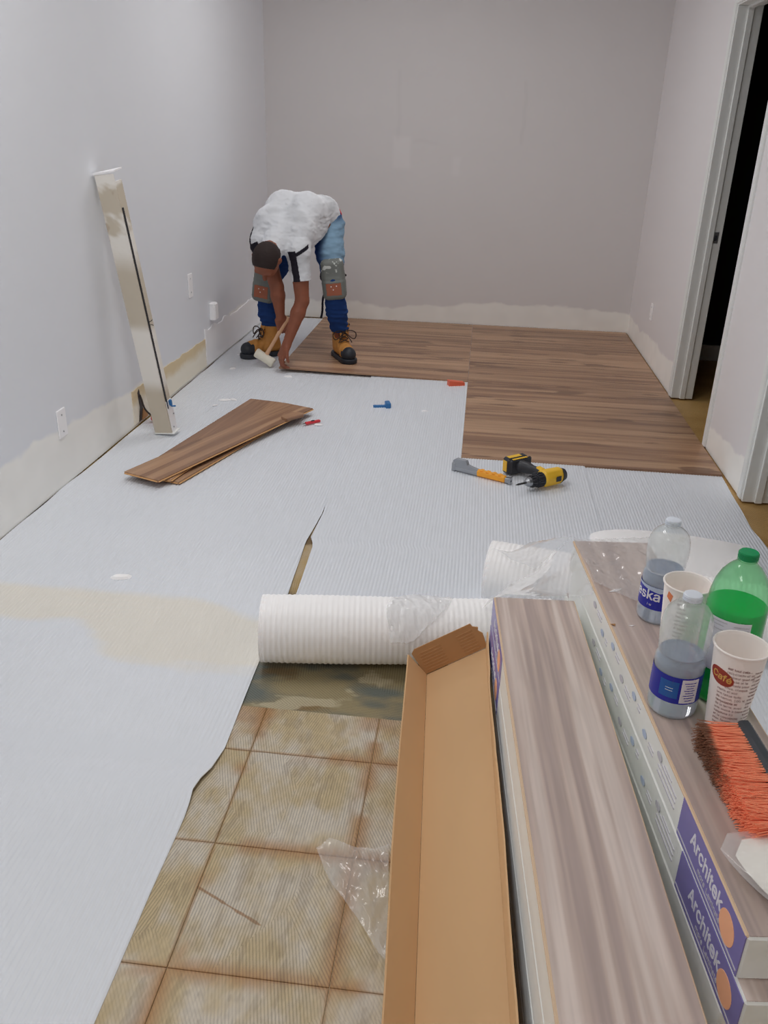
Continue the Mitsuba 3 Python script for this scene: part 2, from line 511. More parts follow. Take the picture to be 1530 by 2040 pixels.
# clothes and skin
princ('skin', mikit.proc(lambda p, n, uv: C3(lin(136, 80, 58)) * (0.9 + 0.2 * fbm(p.x * 30, p.y * 30, p.z * 30))), 0.5, specular=0.4)
princ('hair', lin(44, 32, 30), 0.8)
princ('eye_white', lin(220, 215, 210), 0.3)
princ('shirt', mikit.proc(lambda p, n, uv: C3(lin(216, 219, 223)) * (1 - 0.22 * smoothstep(0.52, 0.7, fbm(p.x * 6 + 2, p.y * 6, p.z * 6 + 1)))), 0.85, specular=0.15)
princ('shirt_black', lin(32, 30, 40), 0.8, specular=0.2)


def denim(p, n, uv):
    c = mix(C3(lin(40, 72, 130)), C3(lin(28, 52, 104)), fbm(p.x * 14, p.y * 14, p.z * 7))
    f = smoothstep(0.60, 0.70, p.z + 0.05 * (noise(p.x * 9, p.z * 9) - 0.5)) * (1 - smoothstep(0.86, 0.93, p.z)) * smoothstep(-1.05, -0.98, p.x)
    return mix(c, C3(lin(138, 170, 192)) * (0.9 + 0.2 * noise(p.x * 40, p.y * 40, p.z * 90)), 0.85 * f)


princ('denim', mikit.proc(denim), 0.85, specular=0.15)
princ('pad_grey', mikit.proc(lambda p, n, uv: mix(C3(lin(112, 116, 112)), C3(lin(200, 204, 200)), smoothstep(0.60, 0.66, fbm(p.x * 40, p.y * 20, p.z * 40, octaves=2)) * smoothstep(0.585, 0.6, p.z))), 0.5)
princ('pad_brown', lin(160, 92, 66), 0.55)
princ('leather', mikit.proc(lambda p, n, uv: C3(lin(196, 136, 66)) * (0.86 + 0.28 * fbm(p.x * 28, p.y * 28, p.z * 28))), 0.6)
princ('boot_rubber', lin(42, 46, 54), 0.5)
princ('lace', lin(52, 38, 34), 0.8)
princ('handle_wood', lin(214, 170, 134), 0.5)
princ('mallet_rubber', lin(232, 228, 212), 0.5)

# ------------------------------------------------------------------ the room
fl_parts = [box(XL - 0.3, 5.0, YF, 8.6, -0.2, 0.0)]
struct('floor', cat(fl_parts), 'floor_mat', label='stripped floor under the foam, yellowed with old glue')
tk = 0
TILE = 0.305
rows = [(0.434, 0.739), (0.739, 1.044), (1.044, 1.349), (1.349, 1.653), (1.653, 1.829)]
for (ya, yb) in rows:
    for c in range(-1, 4):
        x0 = -0.4815 + c * TILE
        if ya < 0.7 and c > 1:
            continue
        dz = 0.0006 * rng.random()
        add(num('floor__tile', tk), box(x0 + 0.0006, x0 + TILE - 0.0006, ya + 0.0006, yb - 0.0006, -0.001, 0.0022 + dz, 0.0008), 'tile_mat')
        tk += 1

G = 0.006
struct('wall_left', box(XL - 0.12, XL, YF, YB + 0.12, G, CEIL), 'paint_left', label='left wall, pale grey, bare plaster band along its foot')
struct('wall_back', box(XL, XR + 0.12, YB, YB + 0.12, G, CEIL), 'paint_back', label='back wall with filled patches and no baseboard')
D1a, D1b, D2a, D2b, DT = 4.262, 5.14, 2.62, 3.55, 2.055
W = 0.118
struct('wall_right', cat(box(XR, XR + W, D1b, YB, G, CEIL), box(XR, XR + W, D1a, D1b, DT + 0.02, CEIL), box(XR, XR + W, D2b, D1a, G, CEIL),
                         box(XR, XR + W, D2a, D2b, DT + 0.02, CEIL), box(XR, XR + W, YF, D2a, G, CEIL)), 'paint_right', label='right wall with two door openings')
struct('wall_front', box(XL - 0.12, XR + 0.12, YF - 0.12, YF, 0, CEIL), 'paint_plain')
struct('ceiling', box(XL - 0.12, XR + W, YF - 0.12, YB + 0.12, CEIL, CEIL + 0.1), 'paint_ceiling')
# the unlit room beyond the doors, its darkness put into the wall colour
struct('wall_beyond', cat(box(4.4, 4.5, 1.2, 8.3, 0, CEIL), box(XR + W, 4.5, 8.2, 8.3, 0, CEIL), box(XR + W, 4.5, 1.1, 1.2, 0, CEIL), box(XR + W, 4.5, 1.1, 8.3, CEIL - 0.1, CEIL)), 'shade_painted_wall', label='walls of the unlit room beyond the doorway, coloured dark for its shade')
struct('baseboard_beyond', box(XR + W, 2.6, 6.18, 6.20, 0, 0.11, 0.003), 'trim_paint', label='pale baseboard in the dark room')
struct('wall_partition', box(XR + W, 2.6, 6.2, 6.3, 0, 2.6), 'shade_painted_wall', label='partition in the unlit room, coloured dark for its shade')


def door_frame(key, ya, yb, label, full):
    j = 0.02
    x0, x1 = XR - 0.004, XR + W + 0.004
    add(key + '__jamb', box(x0, x1, yb - j, yb, 0.008, DT, 0.002), 'trim_paint')
    add(key + '__jamb_001', box(x0, x1, ya, ya + j, 0.008, DT, 0.002), 'trim_paint')
    add(key + '__head', box(x0, x1, ya, yb, DT - 0.0, DT + j, 0.002), 'trim_paint')
    add(key + '__stop', box(XR + 0.046, XR + 0.076, yb - j - 0.012, yb - j, 0.008, DT, 0.002), 'trim_paint')
    add(key + '__stop_001', box(XR + 0.046, XR + 0.076, ya + j, ya + j + 0.012, 0.008, DT, 0.002), 'trim_paint')
    add(key + '__stop_002', box(XR + 0.046, XR + 0.076, ya + j, yb - j, DT - 0.012, DT, 0.002), 'trim_paint')
    # narrow casing bead on the room side
    add(key + '__casing', box(XR - 0.012, XR + 0.01, yb - 0.006, yb + 0.042, 0.012, DT + 0.05, 0.004), 'trim_paint')
    add(key + '__casing_001', box(XR - 0.012, XR + 0.01, ya - 0.042, ya + 0.006, 0.012, DT + 0.05, 0.004), 'trim_paint')
    add(key + '__casing_002', box(XR - 0.012, XR + 0.01, ya - 0.042, yb + 0.042, DT + 0.006, DT + 0.05, 0.004), 'trim_paint')
    tag(key, label, kind='structure')
    if full:
        yj = yb - j
        pl = cat(box(XR + 0.078, XR + 0.104, yj - 0.002, yj, 0.905, 0.965, 0.0005), box(XR + 0.072, XR + 0.08, yj - 0.01, yj, 0.92, 0.95, 0.002))
        add(key + '__strike_plate', pl, 'steel')
        add(key + '__latch_hole', box(XR + 0.083, XR + 0.096, yj - 0.0035, yj - 0.001, 0.918, 0.948), 'black_tool')


door_frame('door_1', D1a, D1b, 'white door frame around the dark opening', True)
door_frame('door_2', D2a, D2b, 'white door frame at the right edge of the photo', False)

# wall plates
tag('wall_plate', 'blank white wall plate low on the left wall, nearest the camera', 'wall plate')
add('wall_plate', cat(box(XL, XL + 0.006, 3.185, 3.262, 0.213, 0.334, 0.003)), 'plastic_white')
for k, z in enumerate((0.238, 0.309)):
    add(num('wall_plate__screw', k), moved(trimesh.creation.cylinder(0.0035, 0.004, sections=12), frame([XL + 0.0065, 3.223, z], [0, 0, 1], [0, 1, 0])), 'steel')
tag('wall_plate_001', 'white blank wall plate on the left wall, the highest of its plates', 'wall plate')
add('wall_plate_001', box(XL, XL + 0.006, 4.925, 5.0, 0.49, 0.628, 0.003), 'plastic_white')
for k, z in enumerate((0.52, 0.598)):
    add(num('wall_plate_001__screw', k), moved(trimesh.creation.cylinder(0.0035, 0.004, sections=12), frame([XL + 0.0065, 4.962, z], [0, 0, 1], [0, 1, 0])), 'steel')
tag('outlet_box', 'white surface outlet box on the left wall behind the leaning post', 'outlet')
add('outlet_box__body', box(XL, XL + 0.035, 5.30, 5.372, 0.285, 0.395, 0.006), 'plastic_white')
add('outlet_box__cover', box(XL + 0.035, XL + 0.041, 5.304, 5.368, 0.29, 0.39, 0.003), 'plastic_white')
add('outlet_box__connector', box(XL + 0.008, XL + 0.026, 5.372, 5.379, 0.33, 0.35, 0.002), 'black_tool')
tag('wall_plate_002', 'small white wall plate low on the right wall near the back corner', 'wall plate')
add('wall_plate_002', box(XR - 0.006, XR, 6.06, 6.13, 0.28, 0.395, 0.003), 'plastic_white')
for k, z in enumerate((0.305, 0.37)):
    add(num('wall_plate_002__screw', k), moved(trimesh.creation.cylinder(0.0035, 0.004, sections=12), frame([XR - 0.0065, 6.095, z], [0, 0, 1], [0, 1, 0])), 'steel')


def strip_panel(y0, y1, z0, z1, t, amp, seed, mat_key, key):
    n = 60
    ys = np.linspace(y0, y1, n)
    top = z1 + amp * (meshkit.fbm(np.c_[ys * 8, 0 * ys + seed, 0 * ys]) - 0.5)
    P = []
    for xx in (XL, XL + t):
        P.append([np.c_[np.full(n, xx), ys, np.full(n, z0)], np.c_[np.full(n, xx), ys, top]])
    g = cat(grid_mesh(np.stack([P[1][0], P[1][1]])), grid_mesh(np.stack([P[1][1], P[0][1]])), grid_mesh(np.array([[P[1][0][0], P[1][1][0]], [P[0][0][0], P[0][1][0]]])), grid_mesh(np.array([[P[1][0][-1], P[1][1][-1]], [P[0][0][-1], P[0][1][-1]]])))
    add(key, g, mat_key)


strip_panel(3.97, 5.18, 0.02, 0.195, 0.004, 0.03, 4.0, 'old_paper', 'trim_1')
tag('trim_1', 'tan torn strip low on the left wall where a baseboard was', kind='structure')
strip_panel(5.18, 6.7, 0.02, 0.24, 0.007, 0.05, 9.0, 'plastic_white', 'trim_2')
tag('trim_2', 'white plaster strip along the foot of the left wall', kind='structure')

# ceiling fixtures, two lamps each (above the frame)
for k, (lx, ly, st) in enumerate(LAMPS):
    key = num('ceiling_light', k)
    tag(key, 'recessed two-lamp ceiling fixture ' + ['over the laminate floor', 'over the foam roll', 'behind the camera'][k], 'ceiling light', 'ceiling fixtures')
    add(key + '__frame', cat(box(lx - 0.3, lx - 0.26, ly - 0.6, ly + 0.6, CEIL - 0.02, CEIL, 0.004), box(lx + 0.26, lx + 0.3, ly - 0.6, ly + 0.6, CEIL - 0.02, CEIL, 0.004),
                             box(lx - 0.05, lx + 0.05, ly - 0.6, ly + 0.6, CEIL - 0.02, CEIL, 0.004), box(lx - 0.26, lx + 0.26, ly - 0.6, ly - 0.57, CEIL - 0.02, CEIL, 0.004), box(lx - 0.26, lx + 0.26, ly + 0.57, ly + 0.6, CEIL - 0.02, CEIL, 0.004)), 'plastic_white')
    for j, sx in enumerate((-0.155, 0.155)):
        scene[num(key + '__diffuser', j)] = {'type': 'rectangle', 'to_world': T().translate([lx + sx, ly, CEIL - 0.01]).rotate([1, 0, 0], 180).scale([0.1, 0.57, 1]),
                                            'bsdf': {'type': 'diffuse', 'reflectance': rgb([0.8] * 3)}, 'emitter': {'type': 'area', 'radiance': rgb([LAMP * st * c for c in LAMP_TINT])}}

# ------------------------------------------------------------------ laminate floor
def plank_mesh(x0, x1, y0, y1, z0, z1, off):
    m = box(x0, x1, y0, y1, z0, z1, 0.0008)
    V, F = m.vertices[m.faces].reshape(-1, 3), np.arange(3 * len(m.faces)).reshape(-1, 3)
    return V, F, np.c_[V[:, 0] - x0 + off * 3.0 + 0.4, V[:, 1] - y0 + off * 0.37]


ROW = 0.1938
tag('laminate_floor', 'brown wood-grain laminate floor laid along the back of the room', 'laminate floor')
pk = 0
for r in range(16):
    y0 = YB - 0.008 - (r + 1) * ROW
    for side in (0, 1):
        if side == 0 and r > 8:
            continue
        x0, x1 = ((-1.235 if r < 8 else -1.218, -0.0215) if side == 0 else (-0.0205, 1.192))
        V, F, uv = plank_mesh(x0, x1, y0 + 0.0004, y0 + ROW - 0.0004, 0.004, 0.015, 3 + pk)
        if side == 0 and r == 8:                     # the board being fitted: its free edge still stands up
            V = V.copy()
            V[:, 2] += 0.020 * (x1 - V[:, 0]) / (x1 - x0) + 0.004 * (y0 + ROW - V[:, 1]) / ROW
        add(num('laminate_floor__plank', pk), (V, F), 'laminate', uv=uv)
        pk += 1

# ------------------------------------------------------------------ foam underlay sheets
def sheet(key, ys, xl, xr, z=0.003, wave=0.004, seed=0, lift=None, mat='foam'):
    n = max(8, int((np.max(xr) - np.min(xl)) / 0.0031))
    n = min(n, 390)
    u = np.linspace(0, 1, n)
    X = xl[:, None] * (1 - u) + xr[:, None] * u
    Y = np.repeat(ys[:, None], n, 1)
    Z = z + wave * (np.clip((-0.66 - X) / 0.2, 0, 1) if key == 'foam_sheet' else 1) * (meshkit.fbm(np.stack([X * 1.7, Y * 2.6, 0 * X + seed], -1), 3, 5) - 0.35).clip(0) * 2 + 0.0012 * (1 + np.cos(2 * np.pi * X / 0.0125))
    if lift is not None:
        Z = Z + lift(X, Y)
    add(key, slab(np.stack([X, Y, Z], -1), 0.0025), mat, smooth=50)


ya = np.arange(0.25, 6.93, 0.04)
edge_a = np.interp(ya, [0.25, 0.93, 1.2, 1.43, 1.51, 1.56, 1.64, 2.0, 2.41, 2.83, 3.1, 3.42, 4.68, 6.93], [-0.568, -0.568, -0.571, -0.570, -0.578, -0.557, -0.546, -0.555, -0.556, -0.575, -0.560, -0.577, -0.60, -0.62])
left_a = np.interp(ya, [0, 2.5, 3.2, 4.0, 5.3, 7], [-1.689, -1.688, -1.684, -1.676, -1.684, -1.688]) + 0.006 * (meshkit.noise(np.c_[ya * 5, 0 * ya, 0 * ya]) - 0.5)
tag('foam_sheet', 'grey-white ribbed foam underlay sheet along the left wall, the widest', 'foam underlay')
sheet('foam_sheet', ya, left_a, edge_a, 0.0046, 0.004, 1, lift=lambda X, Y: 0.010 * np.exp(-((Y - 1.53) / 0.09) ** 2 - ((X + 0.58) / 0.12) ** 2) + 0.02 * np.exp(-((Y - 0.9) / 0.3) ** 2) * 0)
yb_ = np.arange(2.10, 6.93, 0.04)
edge_bl = np.interp(yb_, [2.0, 2.41, 2.80, 2.86, 3.1, 3.42, 4.68, 7], [-0.535, -0.527, -0.541, -0.562, -0.556, -0.582, -0.622, -0.64])
edge_br = np.interp(yb_, [2.0, 3.2, 3.9, 7], [0.545, 0.551, 0.561, 0.58])
tag('foam_sheet_001', 'grey-white ribbed foam underlay sheet in the middle, under the drill', 'foam underlay')
sheet('foam_sheet_001', yb_, edge_bl, edge_br, 0.0105, 0.0018, 2)
yc_ = np.arange(1.1, 6.93, 0.04)
tag('foam_sheet_002', 'grey-white ribbed foam underlay sheet by the right wall, beside the box stack', 'foam underlay')
sheet('foam_sheet_002', yc_, np.interp(yc_, [1, 2.24, 2.28, 7], [0.67, 0.67, 0.53, 0.53]), np.interp(yc_, [1, 2.6, 3.08, 3.25, 3.83, 7], [1.17, 1.185, 1.182, 1.168, 1.19, 1.19]), 0.0030, 0.0015, 3)

# foam rolls
def foam_roll(key, a, b, r, label):
    a, b = np.array(a, float), np.array(b, float)
    L = np.linalg.norm(b - a)
    z = np.arange(0.0, L, 0.00385)
    ring = [(r - 0.0012 + 0.0012 * math.cos(2 * math.pi * t / 0.0155) + 0.0015 * math.sin(t * 9), t) for t in z]
    end0, end1, steps = [], [], 14
    for i in range(steps):
        ra, rb = r * (0.12 + 0.88 * i / steps), r * (0.12 + 0.88 * (i + 0.75) / steps)
        d = 0.004 + 0.004 * (i % 3)
        end0 += [(ra, d + 0.006), (ra + 0.0004, d), (rb, d), (rb + 0.0004, d + 0.006)]
    prof = [(0, 0.06), (r * 0.1, 0.06)] + end0 + [(r * 0.985, 0.001)] + ring[1:-1] + [(r * 0.985, L - 0.001)] + [(p, L - q) for p, q in end0[::-1]] + [(r * 0.1, L - 0.06), (0, L - 0.06)]
    m = lathe(prof, 96)
    d = (b - a) / L
    M = frame(a, np.cross([0, 0, 1], d), np.cross(d, np.cross([0, 0, 1], d)))
    M[:3, 2] = d
    V = m.vertices.copy()
    ang = np.arctan2(V[:, 1], V[:, 0])
    V[:, :2] *= (1 + 0.012 * np.sin(2 * ang + 1) + 0.006 * np.sin(3 * ang + 4 * V[:, 2]))[:, None]
    m = moved(trimesh.Trimesh(V, m.faces, process=False), M)
    add(key + '__foam_coil', m, 'foam_white', smooth=40)
    tag(key, label, 'foam roll')


foam_roll('foam_roll', (-0.548, 2.050, 0.110), (0.285, 2.157, 0.110), 0.098, 'thick white roll of foam lying across the bare floor, the nearer one')
foam_roll('foam_roll_001', (0.10, 2.50, 0.118), (1.12, 2.28, 0.118), 0.102, 'white roll of foam underlay behind the boxes, half covered by clear film')
# curled end of the right-hand sheet
xs = np.linspace(0.50, 1.10, 90)
tt = np.linspace(0, 1, 26)
P = np.zeros((26, 90, 3))
for i, t in enumerate(tt):
    P[i, :, 0] = xs
    uu = ((xs - 0.50) / 0.60).clip(0, 1)
    arch = np.sin(np.pi * uu ** 0.62) ** 0.9
    P[i, :, 1] = 3.055 + 0.035 * arch - 0.42 * t + 0.01 * np.sin(7 * xs)
    P[i, :, 2] = 0.014 + 0.040 * arch * np.exp(-((t - 0.12) / 0.2) ** 2) + 0.0005 * np.cos(2 * np.pi * xs / 0.0155)
add('foam_sheet_003', slab(P, 0.002), 'foam_white', smooth=50)
tag('foam_sheet_003', 'curled white end of a foam sheet bulging up behind the bottles', 'foam underlay')

# ------------------------------------------------------------------ leaning post and what lies by the left wall
pa, pb = np.array([-1.503, 3.885, 0.016]), np.array([-1.630, 3.765, 1.22])
PL = np.linalg.norm(pb - pa)
MP = frame(pa, np.cross([-0.10, -0.99, 0.02], pb - pa), -np.cross(np.cross([-0.10, -0.99, 0.02], pb - pa), pb - pa))
zax = (pb - pa) / PL
face = np.array([-0.12, -0.99, 0.0])                      # broad face looks at the camera
face -= zax * (face @ zax)
face /= np.linalg.norm(face)
sidev = np.cross(zax, face)                               # to the right when seen from the camera
if sidev[0] < 0:
    sidev = -sidev
MP = np.eye(4)
MP[:3, 0], MP[:3, 1], MP[:3, 2], MP[:3, 3] = sidev, -face, zax, pa
if np.linalg.det(MP[:3, :3]) < 0:
    MP[:3, 1] *= -1
tag('leaning_post', 'tall paint-smeared white post leaning against the left wall', 'post')
hw, dp = 0.046, 0.055
post = cat(box(-hw, hw, -0.006, 0.0, 0, PL, 0.002), box(hw - 0.004, hw, 0, dp, 0, PL - 0.03, 0.001), box(-hw, -hw + 0.004, 0, dp, 0, PL - 0.01, 0.001), box(-hw, hw, dp - 0.004, dp, 0, PL * 0.9, 0.001))
add('leaning_post__body', moved(post, MP), 'post_paint')
add('leaning_post__edge_strip', moved(cat(box(hw, hw + 0.005, 0.002, 0.012, 0.13, PL - 0.14, 0.001)), MP), 'dark_steel')
add('leaning_post__side_panel', moved(box(hw + 0.0005, hw + 0.004, 0.0, dp, 0.0, 0.17, 0.001), MP), 'plastic_white')
cap = [hull([[-hw - 0.004, -0.01, PL], [hw + 0.006, -0.01, PL + 0.008], [-hw - 0.004, dp, PL - 0.002], [hw + 0.012, dp, PL + 0.014], [-hw - 0.004, -0.01, PL + 0.008], [hw + 0.006, -0.01, PL + 0.014], [-hw - 0.004, dp, PL + 0.006], [hw + 0.012, dp, PL + 0.020]])]
add('leaning_post__cap', moved(cat(cap), MP), 'plastic_white')
add('leaning_post__foot_plate', moved(box(-hw - 0.002, hw + 0.016, -0.010, dp + 0.006, 0.0, 0.006, 0.002), MP), 'trim_paint')
for k, z in enumerate((0.55, 0.567)):
    add(num('leaning_post__wire_end', k), moved(tube(smooth_path([[hw + 0.003, 0.006, z], [hw + 0.018, 0.004, z + 0.004], [hw + 0.028, 0.0, z + 0.001 + 0.01 * k]], 8), 0.0016, 6), MP), 'dark_steel')
for k, (yy, z) in enumerate([(0.02, 0.03), (0.045, 0.09)]):
    add(num('leaning_post__screw', k), moved(trimesh.creation.cylinder(0.004, 0.004, sections=10), MP @ frame([hw + 0.005, yy, z], [0, 1, 0], [0, 0, 1])), 'steel')
tag('blue_clip', 'small blue plastic clip stuck to the right side of the leaning post near its foot', 'clip')
cl = cat(box(0, 0.012, 0, 0.016, 0, 0.03, 0.003), box(0.004, 0.03, 0.004, 0.012, -0.006, 0.0, 0.002))
add('blue_clip', moved(cl, MP @ frame([hw + 0.0055, 0.02, 0.14], [1, 0, 0], [0, 1, 0])), 'blue_plastic')
tag('old_cable', 'dark cable with a red plug hanging from the torn hole in the left wall', 'cable')
cp = smooth_path([[XL + 0.004, 4.06, 0.155], [XL + 0.022, 4.05, 0.11], [XL + 0.03, 4.06, 0.075], [XL + 0.045, 4.07, 0.052], [-1.630, 4.08, 0.034]], 24)
add('old_cable__cord', tube(cp, 0.0045, 8), 'cable_black', smooth=40)
add('old_cable__plug', moved(hull(np.r_[box(-0.004, 0.05, -0.018, 0.018, -0.016, 0.016, 0.006).vertices]), frame([-1.633, 4.08, 0.033], [0.9, -0.1, -0.12], [0.1, 1, 0])), 'red_plastic')
hole = np.array([[0, 4.025, 0.02], [0, 4.05, 0.09], [0, 4.035, 0.17], [0, 4.055, 0.185], [0, 4.075, 0.12], [0, 4.09, 0.07], [0, 4.07, 0.02]])
import shapely.geometry as sg
def flat_poly(pts, t, M):
    m = trimesh.creation.extrude_polygon(sg.Polygon(pts), t, engine='earcut')
    return moved(m, M)
M_left = np.array([[0, 0, 1, XL + 0.0042], [1, 0, 0, 0], [0, 1, 0, 0], [0, 0, 0, 1]], float)
add('trim_1__torn_hole', flat_poly(hole[:, 1:], 0.0015, M_left), 'cable_black')
add('trim_1__torn_paper', flat_poly([[4.06, 0.02], [4.085, 0.075], [4.12, 0.05], [4.14, 0.02]], 0.006, M_left), 'kraft_dark')

# ------------------------------------------------------------------ loose laminate boards and small tools on the foam
def loose_plank(key, p0, p1, wd, z, off, label, L=None):
    p0, p1 = np.array(p0, float), np.array(p1, float)
    L = L or np.linalg.norm(p1 - p0)
    V, F, uv = plank_mesh(0, L, -wd, 0, 0, 0.011, off)
    a = math.atan2(p1[1] - p0[1], p1[0] - p0[0])
    M = rotz(a, (p0[0], p0[1], z))
    V = V @ M[:3, :3].T + M[:3, 3]
    add(key + '__board', (V, F), 'laminate', uv=uv)
    add(key + '__backing', moved(box(0.001, L - 0.001, -wd + 0.001, -0.001, -0.0015, 0.0, 0), M), 'board_back')
    add(key + '__tongue', moved(box(0.0, L, -wd - 0.006, -wd + 0.001, 0.002, 0.006, 0.001), M), 'board_core')
    add(key + '__end_tongue', moved(box(-0.006, 0.001, -wd + 0.004, -0.004, 0.002, 0.006, 0.001), M), 'board_core')
    tag(key, label, 'laminate board', 'loose laminate boards')


ZP = 0.0085
loose_plank('laminate_board', (-1.405, 3.330), (-1.075, 4.50), 0.192, ZP + 0.001, 41, 'brown laminate board at the bottom of the loose pile, its near end furthest right')
loose_plank('laminate_board_001', (-1.440, 3.302), (-1.222, 4.502), 0.192, ZP + 0.014, 42, 'brown laminate board in the middle of the loose pile, its far end furthest left')
loose_plank('laminate_board_002', (-1.466, 3.290), (-1.018, 4.425), 0.192, ZP + 0.027, 43, 'brown laminate board lying on top of the loose pile')
# let the boards end where the photo shows them
off_m = box(0, 0.14, 0, 0.075, 0, 0.011, 0.0008)
tag('board_offcut', 'short curved board offcut lying against the loose boards', 'wood offcut')
prof = [(0, 0), (0.11, -0.005), (0.135, 0.02), (0.128, 0.05), (0.10, 0.075), (0.05, 0.082), (0.01, 0.06)]
oc = trimesh.creation.extrude_polygon(sg.Polygon(prof).buffer(-0.006).buffer(0.006), 0.011, engine='earcut')
V, F = oc.vertices[oc.faces].reshape(-1, 3), np.arange(3 * len(oc.faces)).reshape(-1, 3)
Mo = rotz(0.95, (-0.925, 4.105, 0.0470))
tilt = trimesh.transformations.rotation_matrix(0.0, [1, 0.4, 0])
add('board_offcut', ((V @ tilt[:3, :3].T) @ Mo[:3, :3].T + Mo[:3, 3], F), 'laminate', uv=V[:, :2] + 130)
tag('red_knife', 'red utility knife on the foam beside the loose boards', 'knife')
Mk = rotz(0.75, (-0.845, 4.175, 0.018))
add('red_knife__body', moved(hull(np.r_[box(0, 0.09, -0.009, 0.009, -0.006, 0.006, 0.003).vertices]), Mk), 'red_plastic')
add('red_knife__slider', moved(box(0.035, 0.055, -0.004, 0.004, 0.006, 0.010, 0.0015), Mk), 'black_tool')
add('red_knife__blade', moved(hull([[-0.022, -0.007, 0], [-0.022, -0.007, 0.001], [0, -0.007, 0], [0, 0.007, 0], [-0.008, 0.007, 0.001], [0, 0.007, 0.001], [0, -0.007, 0.001]]), Mk), 'steel')
tag('spacer', 'blue plastic flooring spacer lying alone on the foam', 'spacer')
Ms = rotz(0.25, (-0.49, 4.565, 0.010))
add('spacer', moved(cat(box(-0.045, 0.03, -0.012, 0.012, 0, 0.012, 0.002), box(0.022, 0.05, -0.03, 0.03, 0, 0.030, 0.003)), Ms), 'blue_plastic')
tag('spacer_001', 'orange-red plastic wedge by the inner corner of the laminate', 'spacer')
Mw = rotz(0.35, (-0.092, 5.11, 0.010))
add('spacer_001', moved(hull([[-0.05, -0.022, 0], [-0.05, 0.022, 0], [0.05, -0.022, 0], [0.05, 0.022, 0], [-0.05, -0.022, 0.034], [-0.05, 0.022, 0.034], [0.05, -0.02, 0.02], [0.05, 0.02, 0.02]]), Mw), 'orange_plastic')
scraps = [((-1.372, 4.52), 0.3, 0.045), ((-1.33, 4.53), -0.2, 0.03), ((-1.40, 4.41), 0.8, 0.02), ((-1.22, 4.46), 0.1, 0.028), ((-1.10, 4.43), 0.5, 0.025), ((-0.94, 4.42), 1.2, 0.03), ((-1.135, 5.08), 0.2, 0.035), ((-1.52, 5.19), 0.9, 0.03), ((-1.575, 5.55), 0.4, 0.02), ((-0.245, 4.53), 0.2, 0.03), ((-0.78, 4.19), 0.1, 0.03), ((-1.14, 2.447), 0.2, 0.045)]
for k, ((x, y), a, s) in enumerate(scraps):
    where = ['near the leaning post'] * 3 + ['behind the loose boards'] * 3 + ['in front of the worker'] * 3 + ['right of the blue spacer', 'right of the red knife', 'on the bright foam in the foreground']
    key = num('foam_scrap', k)
    r = s * (0.7 + 0.3 * rng.random(9))
    th = np.linspace(0, 2 * np.pi, 10)[:9]
    pts = np.c_[r * np.cos(th), 0.4 * r * np.sin(th), np.zeros(9)]
    add(key, moved(hull(np.r_[pts, pts * [0.7, 0.7, 1] + [0, 0, 0.006 + 0.004 * rng.random()]]), rotz(a, (x, y, 0.0088 if x > -0.6 or y > 3 else 0.008))), 'foam_white')
    tag(key, ['small','tiny','flat','bright','pale','stray'][k % 6 if k < 9 else k % 3] + ' white foam chip ' + where[k], 'foam scrap', 'foam chips on the underlay')

# staple hammer
tag('staple_hammer', 'staple hammer with grey steel head and orange grip, left of the drill', 'staple hammer')
Mh = frame([-0.050, 3.662, 0.0140], [0.253, -0.125, 0.0], [0.125, 0.253, 0])
add('staple_hammer__channel', moved(cat(box(0.0, 0.125, -0.012, 0.012, 0.004, 0.022, 0.002), box(-0.006, 0.012, -0.014, 0.014, 0.0, 0.04, 0.003)), Mh), 'steel')
hd = trimesh.creation.extrude_polygon(sg.Polygon([(-0.002, 0.022), (0.0, 0.052), (0.012, 0.060), (0.062, 0.060), (0.068, 0.050), (0.072, 0.040), (0.10, 0.034), (0.125, 0.030), (0.125, 0.018), (0, 0.018)]), 0.022, engine='earcut')
add('staple_hammer__head', moved(hd, Mh @ np.array([[1, 0, 0, 0], [0, 0, -1, 0.011], [0, 1, 0, 0], [0, 0, 0, 1.0]])), 'plastic_grey')
grip = hull(np.r_[box(0.118, 0.262, -0.013, 0.013, 0.002, 0.032, 0.006).vertices])
add('staple_hammer__grip', moved(cat(grip, *[box(0.135 + 0.03 * i, 0.15 + 0.03 * i, -0.014, 0.014, 0.0315, 0.033, 0.0006) for i in range(4)]), Mh), 'orange_grip')
add('staple_hammer__end_cap', moved(cat(box(0.260, 0.284, -0.012, 0.012, 0.004, 0.027, 0.002), box(0.278, 0.287, -0.014, 0.014, 0.002, 0.03, 0.001)), Mh), 'steel')
add('staple_hammer__end_slot', moved(box(0.2865, 0.2875, -0.006, 0.006, 0.008, 0.018), Mh), 'black_tool')
add('staple_hammer__nose', moved(box(-0.0075, -0.005, -0.008, 0.008, 0.004, 0.03), Mh), 'dark_steel')

